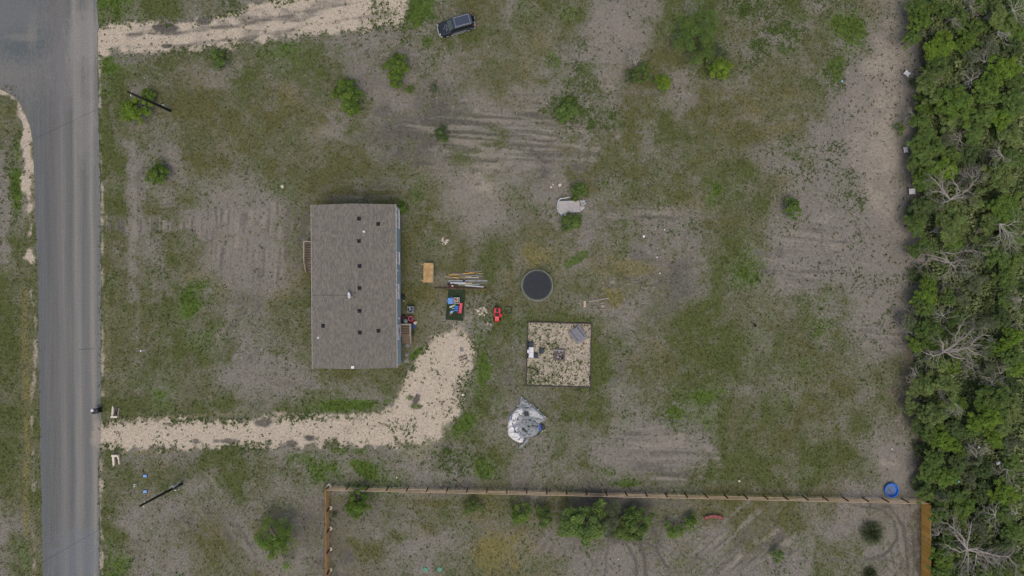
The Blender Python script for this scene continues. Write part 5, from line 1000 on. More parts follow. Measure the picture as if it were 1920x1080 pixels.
def strap(pts, w_, z, mat=tbl, name='blue_strap'):
    q = [Vector((x-tcn.x, y-tcn.y, 0)) for x, y in zt(pts)]; mb = MB()
    for a, b in zip(q[:-1], q[1:]):
        n = Vector((-(b-a).y, (b-a).x, 0)).normalized()*w_/2; e = (b-a).normalized()*.03
        mb.add([a-n-e+Vector((0, 0, z)), b-n+e+Vector((0, 0, z)), b+n+e+Vector((0, 0, z)), a+n-e+Vector((0, 0, z))]+[a-n-e+Vector((0, 0, z-.06)), b-n+e+Vector((0, 0, z-.06)), b+n+e+Vector((0, 0, z-.06)), a+n-e+Vector((0, 0, z-.06))], [(0, 1, 2, 3), (7, 6, 5, 4), (0, 4, 5, 1), (1, 5, 6, 2), (2, 6, 7, 3), (3, 7, 4, 0)])
    mb.build(name, mat, tarp)
strap([(215, 420), (215, 510), (240, 590), (270, 650), (285, 710), (325, 720)], .10, .52); strap([(155, 655), (185, 720), (220, 770), (250, 795)], .11, .34); strap([(335, 840), (375, 800)], .1, .5); strap([(620, 328), (645, 332)], .12, .34); strap([(780, 480), (790, 495)], .1, .22)
strap([(680, 575), (705, 690)], .32, .40); strap([(650, 340), (740, 415), (815, 490)], .05, .36, tg, 'rope_edge'); strap([(520, 215), (640, 322)], .05, .24, tg, 'rope_edge'); strap([(385, 290), (450, 300), (540, 300)], .05, .44, td, 'seam'); strap([(540, 600), (660, 605)], .05, .72, td, 'seam'); strap([(545, 620), (660, 625)], .04, .72, td, 'seam')
for pts in ([(425, 375), (500, 375), (512, 430), (470, 442), (425, 425)], [(385, 640), (440, 660), (490, 700), (480, 722), (430, 700), (395, 670)], [(480, 600), (525, 600), (530, 628), (485, 625)], [(260, 680), (285, 690), (280, 725), (262, 715)], [(335, 395), (362, 400), (350, 415)], [(310, 480), (328, 470), (325, 500), (308, 508)], [(220, 525), (268, 515), (265, 528), (228, 540)], [(410, 850), (425, 840), (422, 865)], [(295, 385), (318, 370), (314, 382)], [(285, 545), (302, 535), (296, 552)], [(395, 485), (410, 478), (412, 490)]):
    q = [(x-tcn.x, y-tcn.y) for x, y in zt(pts)][::-1]; zc = .60 if pts[0][0] in (425, 385, 480) else .52; MB().prism(q, zc-.1, zc).build('dark_patch', td if pts[0][0] in (425, 385, 480) else pm('brown_stain', sr(88, 66, 60), .9), tarp)
strap([(730, 705), (785, 682)], .06, .2, pm('cord_lime', sr(196, 206, 128), .6), 'cord')
for x, y in ((460, 180), (390, 135), (540, 250), (668, 330), (780, 452)):
    q = zt([(x, y)])[0]; MB().lathe([(.06, .3), (.09, .34), (.05, .42)], 10).build('toggle', pm('toggle_cream', sr(222, 208, 184), .6), tarp, (q[0]-tcn.x, q[1]-tcn.y, -.05))

# white fabric squares on short posts at the wood's edge
def panel(px, py, w_, h_, rot, conc_, z, lab):
    p = W(px, py, z); t = thing('fabric_square', lab, 'fabric panel', (p.x, p.y, 0), rot, 'white squares at the wood edge'); poly = []
    cs = [(-w_/2, -h_/2), (w_/2, -h_/2), (w_/2, h_/2), (-w_/2, h_/2)]
    for i in range(4):
        a, b = Vector(cs[i]), Vector(cs[(i+1) % 4])
        for k in range(6):
            q = a.lerp(b, k/6); q = q*(1-conc_*4*(k/6)*(1-k/6)); poly.append((q.x, q.y))
    MB().prism(poly, z-.02, z).build('sheet', pm('sheet_white', sr(244, 243, 243), .7, .05, 2), t)
    for x, y in cs: MB().tube([(x*.97, y*.97, 0), (x*.97, y*.97, z-.02)], .02, 6).build('leg', black_m, t)
panel(1701, 137.5, .80, .66, math.radians(-38), .20, .55, 'white concave fabric square, topmost of the three along the wood edge'); panel(1698.3, 280.7, .56, .76, math.radians(8), .2, .55, 'white concave fabric square, middle one of the three along the wood edge'); panel(1710.6, 358.8, .78, .72, math.radians(3), .03, .5, 'white straight sided fabric square, lowest of the three along the wood edge')
# roadside: wheelie bin, culvert ends, meter lids, pipes, marker
bn = W(188.5, 768.4); wb = thing('wheeled_bin', 'black wheeled trash bin with a white bag on its lid at the road edge', 'trash bin', (bn.x-.1, bn.y, 0), .05); bb = pm('bin_black', sr(42, 48, 56), .45, .2); bk2 = pm('bin_side', sr(26, 30, 36), .5, .2)
loft_ = MB(); loft(loft_, [rrect(-.26, .26, .25, .1, .06, 3), rrect(-.33, .33, .31, .98, .08, 3)]); loft_.build('body', bk2, wb); lid_ = MB(); loft(lid_, [rrect(-.38, .36, .34, .97, .1, 3), rrect(-.36, .34, .32, 1.04, .1, 3), rrect(-.25, .25, .2, 1.08, .1, 3)]); ll = lid_.build('lid', bb, wb); MB().tube([(.42, -.25, .98), (.42, .25, .98)], .025, 6).build('handle', bb, wb)
for y in (-.27, .27): MB().lathe([(.1, -.03), (.12, -.02), (.12, .02), (.1, .03)], 14).build('wheel', rubber, wb, (.28, y, .12)).rotation_euler = (math.pi/2, 0, 0)
p = W(178.6, 765.2, 1.15); solo('plastic_bag', MB().stone((0, 0, 0), .2, ro_, .8).stone((-.12, -.1, 0), .13, ro_, .8), pm('bag_bright', sr(238, 238, 236), .6, .1), 'white plastic bag lying on the lid of the black wheeled bin', 'bag', (bn.x-.32, bn.y+.16, 1.06))
def culvert(px, py, flip, lab):
    p = W(px, py); t = thing('culvert_end', lab, 'culvert', (p.x, p.y, 0)); s_ = flip; c_ = pm('culvert_white', sr(226, 216, 196), .85, .12, 3)
    MB().box((0, 0, .22), (.80, .22, .46)).build('headwall', c_, t, bevel=.02)
    MB().prism([(-.40, s_*-.11), (-.14, s_*-.11), (-.10, s_*-1.0), (-.20, s_*-1.34), (-.30, s_*-1.3)][::s_], 0, .30).build('wing_wall', c_ if s_ > 0 else pm('wing_pale', sr(206, 200, 176), .85, .12), t)
    MB().prism([(.40, s_*-.11), (.2, s_*-.11), (.38, s_*-.65), (.42, s_*-1.08), (.54, s_*-1.06)][::-s_], 0, .30 if s_ > 0 else .12).build('wing_wall', c_ if s_ > 0 else pm('wing_dirty', sr(150, 140, 128), .9), t); mb = MB().tube([(.04, s_*-.12, .1), (.03, s_*-.5, .07)], .13, 12); mb.build('pipe', pm('pipe_dark', sr(74, 66, 66), .8, .3), t); MB().box((.08, s_*-.65, .0), (.32, .9, .03)).build('channel_floor', pm('channel_mud', sr(92, 80, 76), .9, .3), t)
culvert(218.5, 853.2, 1, 'white concrete culvert end with open wing walls just below the lower driveway'); culvert(217, 780.6, -1, 'white concrete culvert end above the lower driveway near the black bin')
for py, lab in ((892.2, 'upper of the two light blue meter box lids near the road'), (921.2, 'lower of the two light blue meter box lids near the road')):
    t = thing('meter_box', lab, 'meter box', W(272.6, py), .0, 'blue meter boxes'); MB().box((0, 0, .03), (.52, .38, .14)).build('box_rim', pm('meter_rim', sr(62, 76, 110), .6), t, bevel=.03); MB().box((0, 0, .105), (.46, .32, .04)).build('lid', pm('meter_blue', sr(128, 170, 226), .5, .12, 3), t, bevel=.03); MB().box((.05, .02, .128), (.12, .07, .012)).build('lid_cap', pm('cap_blue', sr(104, 146, 206), .5), t)
for dx, dy, lab in ((0, 0, 'upper of two short white standpipes left of the blue meter lids'), (-.6, 3.6, 'lower of two short white standpipes left of the blue meter lids')):
    p = W(256.6+dx, 906.4+dy); solo('standpipe', MB().tube([(0, 0, -.05), (-.0, 0, .55)], .06, 10).lathe([(.075, .5), (.075, .58), (.001, .59)], 10), pm('pvc_white', sr(232, 230, 222), .5, .08), lab, 'standpipe', p, group='white standpipes')
p = W(273.2, 656.4); solo('marker_post', MB().box((0, 0, .55), (.12, .20, 1.2)).box((0, 0, 1.16), (.14, .22, .06)), pm('post_white', sr(228, 226, 222), .6, .1), 'thin white marker post in the grass near the road', 'marker post', p)
for px, lab in ((797.5, 'left of the two round green septic lids at the bottom edge'), (824, 'right of the two round green septic lids at the bottom edge')):
    t = thing('septic_lid', lab, 'septic lid', W(px, 1067.6), 0, 'green septic lids'); MB().lathe([(.29, -.03), (.29, .05), (.25, .07), (.001, .08)], 24).build('lid', pm('lid_green', sr(74, 148, 116), .6, .15, 3), t)
    for k in range(6): MB().lathe([(.02, .066), (.02, .082), (.001, .083)], 6).build('bolt', galv, t, (.22*math.cos(k*1.047), .22*math.sin(k*1.047), 0))
# red curved garden bench, dark bucket, odd boards in the wood
p = W(1338.5, 968.6, .4); be = thing('curved_bench', 'faded red curved slatted bench below the long rail fence', 'bench', (p.x, p.y, 0)); rd = pm('faded_red', sr(160, 84, 84), .7, .25, 4); rdd = pm('faded_red_b', sr(140, 74, 78), .7, .3, 4)
for k in range(12):
    a = math.radians(90+ (k-5.5)*4.6); c = Vector((0, -2.4, 0)); d = Vector((math.cos(a), math.sin(a), 0)); MB().box(c+d*2.42+Vector((0, 0, .42)), (.34, .17, .035), rz=a).build('slat', rd if k % 3 else rdd, be)
for r in (2.28, 2.58):
    MB().tube([Vector((r*math.cos(math.radians(90+q*4)), r*math.sin(math.radians(90+q*4))-2.4, .38)) for q in range(-6, 7)], .03, 5).build('seat_rail', rdd, be)
for q in (-27, 27):
    a = math.radians(90+q)
    for r in (2.25, 2.62): MB().tube([(r*math.cos(a), r*math.sin(a)-2.4, 0), (r*math.cos(a), r*math.sin(a)-2.4, .55)], .04, 6).build('leg', rdd, be)
p = W(1414.6, 610.2); solo('bucket', MB().lathe([(.13, 0), (.17, .3), (.18, .32), (.14, .32), (.11, .06), (.001, .05)], 14), pm('bucket_black', sr(34, 38, 44), .6), 'small black bucket alone in the grass right of the gravel pad', 'bucket', p)
# ================================================================== TREES AND SHRUBS
def leaf_material(name, trans=.38):
    m, nt, b = mk(name); oi = node(nt, 'ShaderNodeObjectInfo'); a = node(nt, 'ShaderNodeAttribute', attribute_name='tint')
    c = mix_n(nt, 1.0, oi.outputs['Color'], a.outputs['Color'], 'MULTIPLY'); nt.links.new(c, b.inputs['Base Color'])
    b.inputs['Roughness'].default_value = .65; b.inputs['Specular IOR Level'].default_value = .25
    tr_ = node(nt, 'ShaderNodeBsdfTranslucent'); nt.links.new(c, tr_.inputs[0]); mx = node(nt, 'ShaderNodeMixShader'); mx.inputs[0].default_value = trans
    nt.links.new(b.outputs[0], mx.inputs[1]); nt.links.new(tr_.outputs[0], mx.inputs[2]); nt.links.new(mx.outputs[0], nt.nodes['Material Output'].inputs[0]); return m
LEAF = leaf_material('leaves'); BARK = pm('bark', sr(96, 86, 76), .9, .35, 3); GREYB = pm('grey_bark', sr(166, 159, 150), .9, .3, 2.5, c2=sr(122, 115, 108)); PALEB = pm('pale_bark', sr(180, 176, 164), .9, .25, 2.5, c2=sr(132, 127, 118))
def crown_mesh(R, H, z0, ncl, nleaf, leaf, seed, narrow=.55, shape='clump', spread=.24, hole=.0):
    """leaf-sized faces gathered in clumps through the crown; returns mesh and clump centres"""
    g = np.random.RandomState(seed); ph = g.uniform(0, 6.28, 4); C = []
    while len(C) < ncl:
        a = g.uniform(0, 6.283); e = g.uniform(-.35, 1); r = g.uniform(.02, 1)**.5
        out = 1+.20*math.sin(2*a+ph[0])+.18*math.sin(3*a+ph[1])+.13*math.sin(5*a+ph[2])+.1*math.sin(8*a+ph[3])
        rr_ = R*r*out*math.sqrt(max(.05, 1-max(0, e)**2*.55))*.84
        p = np.array([rr_*math.cos(a), rr_*math.sin(a), z0+H*(.18+.72*max(0, 1-(r*.95)**2)*(.55+.45*e)+.16*e)])
        if hole and vnoise(np.array([p[0]]), np.array([p[1]]), R*.7, seed)[0] < hole: continue
        C.append(p)
    C = np.array(C); cr = R*spread*g.uniform(.65, 1.25, ncl); n = ncl*nleaf
    ci = np.repeat(np.arange(ncl), nleaf); d = g.normal(size=(n, 3)); d /= np.linalg.norm(d, axis=1)[:, None]; d[:, 2] = np.abs(d[:, 2])*.9-.25
    rad = g.uniform(.35, 1, n)**.6; P = C[ci]+d*(cr[ci]*rad)[:, None]*np.array([1, 1, .75])
    up = d*.55+g.normal(size=(n, 3))*.42+np.array([0, 0, .75]); up /= np.linalg.norm(up, axis=1)[:, None]
    t = np.cross(up, g.normal(size=(n, 3))); t /= np.linalg.norm(t, axis=1)[:, None]+1e-9; bta = np.cross(up, t)
    L = (leaf*g.uniform(.65, 1.35, n))[:, None]; wd_ = L*narrow*.5
    V = np.stack([P-t*L*.5, P+bta*wd_, P+t*L*.5+up*L*.05, P-bta*wd_], 1).reshape(-1, 3); F = np.arange(n*4).reshape(-1, 4)
    ct = g.uniform(.74, 1.22, (ncl, 1))*np.array([1, 1, 1])+g.uniform(-.12, .14, (ncl, 1))*np.array([1., .35, .0]); lt = ct[ci]*g.uniform(.82, 1.2, (n, 1)); col = np.repeat(np.concatenate([np.clip(lt, .2, 1.9), np.ones((n, 1))], 1), 4, 0)
    return np_mesh('crown', V, F, [LEAF], [('tint', col)], smooth=False), C
def trunk_mesh(C, z0, r, seed, mat, nl=14, up=.55):
    g = random.Random(seed); mb = MB(); top = Vector((g.uniform(-.12, .12), g.uniform(-.12, .12), z0*up+.15)); mb.tube([(0, 0, -.15), top*.5+Vector((g.uniform(-.06, .06), g.uniform(-.06, .06), 0)), top], [r*1.25, r, r*.85], 8)
    for i in g.sample(range(len(C)), min(nl, len(C))):
        e = Vector(C[i]); m1 = top.lerp(e, .45)+Vector((g.uniform(-.12, .12), g.uniform(-.12, .12), .15)); mb.tube([top-Vector((0, 0, .05)), m1, e], [r*.55, r*.35, r*.10], 5)
    return mb.mesh('trunk', mat)
VAR = {}
def variant(key, R, H, z0, ncl, nleaf, leaf, seed, tr, mat=BARK, **kw):
    cm, C = crown_mesh(R, H, z0, ncl, nleaf, leaf, seed, **kw); VAR[key] = (cm, trunk_mesh(C, z0+H*.3, tr, seed, mat), R, z0+H*.75)
for i in range(7): variant('wood%d' % i, 2.0, 1.4, 2.4, 96, 84, .185, 100+i, .11, spread=.165, narrow=.62)
for i in range(4): variant('airy%d' % i, 2.0, 1.2, 2.4, 100, 56, .20, 140+i, .10, mat=GREYB, spread=.155, narrow=.42, hole=.36)
for i in range(4): variant('under%d' % i, 1.6, 1.2, .3, 52, 56, .16, 160+i, .05, spread=.21, narrow=.5)
for i in range(4): variant('bush%d' % i, 1.2, 1.4, .5, 64, 84, .13, 200+i, .05, spread=.20, narrow=.5)
for i in range(2): variant('fine%d' % i, 2.4, 2.4, 1.0, 64, 170, .13, 230+i, .10, spread=.20, narrow=.32)
for i in range(3): variant('sapling%d' % i, .9, 1.2, .25, 34, 60, .12, 250+i, .03, spread=.22, narrow=.36)
TINT = dict(b=(.210, .330, .048), B=(.225, .340, .048), m=(.178, .268, .070), d=(.142, .205, .072), y=(.232, .312, .100), c=(.190, .232, .122), l=(.182, .285, .054))
WORD = dict(b='bright green', B='vivid yellow green', m='mid green', d='dark green', y='pale olive green', c='dull grey green', l='fresh green')
gt = random.Random(9)
def plant(name, key, px, py, rpx, col, label, cat, group=None, zs=1.0, rot=None, sx=1.0):
    cm, tm, R, zc = VAR[key]; s = rpx/PPM/R
    for _ in range(3):
        z = zc*s*zs; s = rpx/PPM*(1-z/CAM_H)/R
    p = W(px, py, z); t = thing(name, label, cat, (p.x, p.y, 0), gt.uniform(0, 6.28) if rot is None else rot, group)
    for nm, me_ in (('trunk', tm), ('crown', cm)):
        o = bpy.data.objects.new(nm, me_); COL.objects.link(o); o.parent = t; o.scale = (s*sx, s, s*zs)
        if nm == 'crown':
            k = gt.uniform(.9, 1.1); o.color = (*[c*k for c in TINT[col]], 1)
    return t
YARD = [  # key, px, py, r, colour, name, category, label
    ('bush0', 247, 203, 27, 'B', 'shrub', 'yellow green shrub at the foot of the upper utility pole'), ('bush1', 272, 178, 14, 'l', 'shrub', 'small green shrub touching the upper side of the upper utility pole'),
    ('sapling0', 409, 107, 20, 'm', 'sapling', 'thin wispy sapling just below the upper driveway'), ('bush2', 648, 168, 26, 'l', 'bush', 'dense green bush left of the oval bush, upper lobe of the pair'), ('bush3', 655, 195, 19, 'l', 'bush', 'smaller dense bush grown into the lower side of the dense green bush'),
    ('bush1', 740, 118, 23, 'l', 'bush', 'oval green bush below the parked car and left of it'), ('bush0', 740, 145, 17, 'l', 'bush', 'small bush joined to the lower end of the oval green bush'), ('sapling1', 767, 166, 9, 'l', 'shrub', 'tiny green shrub just below the oval green bush'), ('sapling2', 812, 165, 10, 'c', 'weed', 'faint grey green weed clump right of the tiny green shrub'),
    ('sapling0', 823, 250, 18, 'd', 'sapling', 'spiky dark green sapling on dark soil above the house'), ('bush2', 1064, 206, 21, 'm', 'bush', 'round dense bush standing on the bare striped soil'), ('fine0', 1313, 60, 46, 'm', 'tree', 'broad fuzzy green tree, biggest in the upper yard'), ('fine1', 1345, 98, 24, 'c', 'shrub', 'feathery grey green shrub between the broad fuzzy tree and the vivid bush'), ('bush3', 1351, 122, 23, 'B', 'bush', 'vivid yellow green bush just below the broad fuzzy tree'),
    ('sapling1', 1208, 132, 18, 'm', 'shrub', 'low green shrub at the right side of the bare twiggy shrub'), ('sapling2', 1186, 142, 15, 'd', 'shrub', 'low dark shrub at the lower left of the bare twiggy shrub'), ('bush1', 1244.5, 153, 17, 'B', 'bush', 'small vivid bush right of the bare twiggy shrub'), ('bush0', 1489.5, 390, 19, 'm', 'bush', 'dark round bush alone on the bare striped soil near the wood'), ('bush3', 289, 325, 21, 'l', 'bush', 'round bright bush alone near the road'),
    ('bush1', 1088, 356, 15, 'm', 'shrub', 'small dark shrub just above the torn mattress base'), ('bush2', 1072, 416, 19, 'm', 'shrub', 'round green shrub just below the torn mattress base'), ('sapling0', 1080, 372, 9, 'l', 'shrub', 'tiny shrub touching the upper edge of the mattress base'), ('bush0', 668.5, 948, 26, 'l', 'bush', 'round bush inside the fence corner'), ('fine1', 512, 1020, 43, 'l', 'tree', 'large feathery tree left of the fence corner'),
    ('sapling1', 885, 953, 14, 'm', 'sapling', 'small sapling just below the long fence, leftmost of the row'), ('sapling2', 975, 966, 20, 'l', 'sapling', 'loose green sapling second in the row below the long fence'), ('sapling0', 1025, 972, 19, 'm', 'sapling', 'tall oval sapling left of the dense rounded tree'), ('bush2', 1097, 987, 37, 'm', 'tree', 'dense rounded dark tree, largest in the row below the fence'), ('fine0', 1143, 980, 27, 'c', 'bush', 'blurry grey green bush right of the dense rounded tree'), ('bush3', 1165, 994, 19, 'm', 'bush', 'small bush between the blurry bush and the forked bush'), ('bush1', 1197, 988, 28, 'm', 'bush', 'forked green bush at the right end of the joined row'),
    ('sapling1', 1266, 998, 18, 'l', 'shrub', 'low green shrub left of the red curved bench, nearer the wheel tracks'), ('bush0', 1295, 981, 14, 'l', 'shrub', 'small upright shrub next to the red curved bench'), ('sapling2', 626, 967, 6, 'd', 'weed', 'tiny dark plant beside the orange rail fence'), ('sapling0', 752, 391, 12, 'l', 'shrub', 'low green shrub at the upper right house corner'), ('sapling1', 1690, 240, 11, 'l', 'shrub', 'low green shrub on bare soil between the upper two white squares'), ('sapling2', 1462, 1044, 14, 'm', 'weed', 'loose weed patch near the bottom edge left of the spiky plant'),
]
for key, px, py, r, col, name, label in YARD: plant({'tree': 'small_tree'}.get(name, name), key, px, py, r*(1.28 if 930 < py < 1000 and 850 < px < 1210 else 1.1), col, label, name)
# spiky sotol-like plants
def spiky(px, py, rpx, label):
    g = np.random.RandomState(int(px)); n = 420; R = rpx/PPM; a = g.uniform(0, 6.283, n); e = np.arcsin(g.uniform(.05, .98, n)); L = R*g.uniform(.8, 1.1, n); w_ = .045
    d = np.stack([np.cos(a)*np.cos(e), np.sin(a)*np.cos(e), np.sin(e)*.95], 1); s_ = np.stack([-np.sin(a), np.cos(a), 0*a], 1)*w_; b0 = d*.12; m_ = d*(L*.55)[:, None]; tip = d*L[:, None]-np.array([0, 0, .08])*L[:, None]
    V = np.stack([b0-s_*.6, m_-s_, tip, m_+s_], 1).reshape(-1, 3)+np.array([0, 0, .1]); t = g.uniform(.7, 1.3, (n, 1)); col = np.repeat(np.concatenate([t*np.array([[1, 1, 1]])+(g.rand(n, 1) < .15)*np.array([[.9, .35, .2]]), np.ones((n, 1))], 1), 4, 0)
    p = W(px, py, .5); t_ = thing('spiky_plant', label, 'plant', (p.x, p.y, 0)); o = bpy.data.objects.new('leaves', np_mesh('leaves', V, np.arange(n*4).reshape(-1, 4), [LEAF], [('tint', col)], smooth=False)); COL.objects.link(o); o.parent = t_; o.color = (.15, .19, .10, 1); MB().lathe([(.14, -.05), (.16, .2), (.08, .4)], 8).build('stem', BARK, t_)
spiky(1636.5, 1001, 26, 'round spiky grey green plant ringed by a wheel track'); spiky(1634, 1080, 15, 'smaller spiky plant cut by the bottom edge of the picture')

# ------------------------------------------------------------------ the wood on the right
WOOD = '''
1725 12 19 m;1752 10 15 m;1774 16 15 m;1731 33 20 l;1713 70 15 m;1737 62 17 c;1769 82 25 B;1753 106 16 B;1814 76 19 l;1801 36 17 m;1866 24 26 y;1896 42 21 m;1912 58 17 l;1836 48 17 m;1760 122 20 m;1889 126 25 b;1782 110 14 d;1905 86 18 d;1829 98 17 c;1858 88 18 c;1840 8 16 m;1910 8 17 m;1790 58 15 d;1722 48 13 m;
1757 151 31 y;1736 170 16 d;1858 162 27 l;1906 152 17 m;1800 192 33 l;1784 218 22 y;1735 198 17 l;1729 222 17 m;1850 214 20 m;1905 190 24 m;1884 221 20 b;1740 255 20 m;1781 256 18 c;1830 248 20 m;1900 251 20 y;1720 152 11 d;1822 170 16 d;1832 140 14 c;1865 248 16 d;
1730 280 22 m;1719 306 17 y;1752 300 15 y;1776 318 22 b;1736 336 20 l;1821 288 21 d;1900 296 20 m;1881 326 28 y;1850 338 20 y;1838 372 19 y;1736 386 22 d;1714 392 13 m;1790 396 22 y;1890 388 27 l;1913 408 18 l;1765 386 18 c;1757 274 16 m;1790 288 14 m;1862 290 16 c;1860 365 16 d;1815 340 16 c;1915 350 16 d;
1721 421 20 m;1769 432 30 y;1791 414 24 y;1791 452 20 l;1841 434 18 y;1869 410 19 y;1851 462 18 d;1901 442 20 m;1871 480 20 m;1901 492 20 m;1745 526 15 b;1725 512 16 d;1719 470 14 m;1890 522 20 m;1830 476 15 c;1815 505 17 c;1850 510 16 d;1826 450 14 d;1745 462 16 m;1840 530 18 c;1915 540 16 d;
1741 556 20 b;1781 556 15 m;1736 577 16 m;1745 620 22 m;1714 606 18 c;1724 646 17 b;1754 642 16 l;1796 596 15 m;1901 634 19 b;1880 652 15 b;1902 668 20 m;1820 556 18 c;1861 600 18 c;1856 652 17 d;1830 620 16 c;1885 600 17 d;1850 570 15 d;1780 620 15 d;1765 600 12 d;1890 560 17 m;
1760 690 23 y;1739 720 24 y;1776 736 30 y;1790 686 16 l;1754 780 24 y;1716 758 17 y;1802 760 18 l;1871 746 28 m;1846 726 13 b;1851 782 28 b;1900 766 21 y;1905 690 19 b;1730 802 17 d;1881 802 20 y;1822 772 15 d;1822 720 16 d;1900 726 17 d;1850 690 17 c;1795 806 18 d;1765 808 14 m;1830 806 16 m;
1771 826 20 b;1745 815 16 m;1791 836 14 b;1735 842 15 d;1756 861 17 m;1745 886 20 m;1776 896 20 l;1731 908 15 d;1869 820 19 b;1905 836 18 c;1900 872 19 m;1850 882 17 d;1800 872 17 d;1831 862 16 c;1890 930 26 b;1801 936 19 m;1851 926 18 d;1741 928 17 m;1765 942 16 c;1905 900 14 d;1820 905 15 c;1870 905 15 d;1808 850 14 m;
1755 962 18 m;1811 956 20 l;1889 962 20 m;1851 970 17 d;1906 1001 19 m;1755 1050 23 l;1776 1015 15 m;1889 1018 18 d;1905 1066 18 m;1841 1000 16 c;1752 985 16 d;1754 1076 16 m;1860 1050 17 c;1790 1058 15 d;1800 1078 15 m;1845 1082 17 m;1752 1012 14 d;1780 985 15 d;1830 1040 14 d;1880 1075 16 m
'''
LANDM = [(1701, 137, 'the topmost white square'), (1698, 281, 'the middle white square'), (1710, 359, 'the lowest white square'), (1671, 919, 'the blue pool'), (1735, 985, 'the plank fence top'), (1735, 1070, 'the plank fence bottom'), (1768, 658, 'the big pale dead tree'), (1780, 372, 'the fine twigged dead tree'), (1812, 1030, 'the lowest dead tree'), (1775, 490, 'the sprawling dead tree'), (1885, 440, 'the forked dead branches'), (1905, 15, 'the top corner branches')]
used = {}
def wood_label(px, py, kind):
    best = sorted(((math.hypot(px-x, py-y), x, y, n) for x, y, n in LANDM))
    for d, x, y, n in best[:3]:
        dx, dy = px-x, py-y; v_ = 'above' if dy < 0 else 'below'; h_ = 'left of' if dx < 0 else 'right of'
        if abs(dx) > 2.2*abs(dy): w_ = h_
        elif abs(dy) > 2.2*abs(dx): w_ = v_
        else: w_ = ('up' if dy < 0 else 'down')+' and '+('left of' if dx < 0 else 'right of')
        for far in ('close', '') if d < 45 else ('well', 'far') if d < 130 else ('far',):
            l_ = (kind+' '+far+' '+w_+' '+n).replace('  ', ' ')
            if l_ not in used: used[l_] = 1; return l_
    d, x, y, n = best[0]; k = 2
    while True:
        l_ = '%s %s away from %s' % (kind, ['second furthest', 'third furthest', 'fourth furthest', 'fifth furthest'][k-2], n); k += 1
        if l_ not in used: used[l_] = 1; return l_
kk = 0
for rec in WOOD.replace('\n', '').split(';'):
    px, py, r, col = rec.split(); px, py, r = float(px), float(py), float(r); kk += 1
    if py > 935 and px - r*1.22 < 1746: px = 1746+r*1.22   # clear of the plank fence
    if col in 'yc': key = 'airy%d' % (kk % 4) if (col == 'c' or kk % 3) else 'wood%d' % (kk % 7)
    elif col == 'd': key = 'under%d' % (kk % 4) if r < 17 else 'wood%d' % (kk % 7)
    else: key = 'wood%d' % (kk % 7)
    if r < 14 and key[0] == 'w': key = 'under%d' % (kk % 4)
    kind = WORD[col]+(' broad' if r > 25 else ' small' if r < 15 else '')+(' shrub' if key[0] == 'u' else ' tree')
    plant('shrub' if key[0] == 'u' else 'tree', key, px, py, r*1.22, col, wood_label(px, py, kind), 'shrub' if key[0] == 'u' else 'tree', 'trees and shrubs of the wood', zs=gt.uniform(.85, 1.15)*(1 if r > 16 else 1.25))
# low undergrowth that nobody could count, and the wood carrying on outside the survey
g = np.random.RandomState(4); n = 15000; ux_ = g.uniform(49.5, 66, n); uy_ = g.uniform(-38, 38, n)
wm = in_poly(ux_, uy_, wood_poly); ux_, uy_ = ux_[wm], uy_[wm]
leafy('undergrowth', ux_, uy_, g.uniform(.25, .75, len(ux_)), 8, 1.9, MT, sr(92, 112, 60), sr(150, 160, 112), .75)
n = 26000; ux_ = g.uniform(66, 150, n); uy_ = g.uniform(-120, 120, n); _e = g.uniform(39, 120, 7000)*g.choice((-1, 1), 7000); ux_ = np.concatenate([ux_, g.uniform(50.5, 68, 7000)]); uy_ = np.concatenate([uy_, _e]); n = len(ux_)
leafy('distant_wood', ux_, uy_, g.uniform(1.0, 2.2, n), 7, 2.0, MT, sr(78, 98, 46), sr(120, 140, 66), .8)

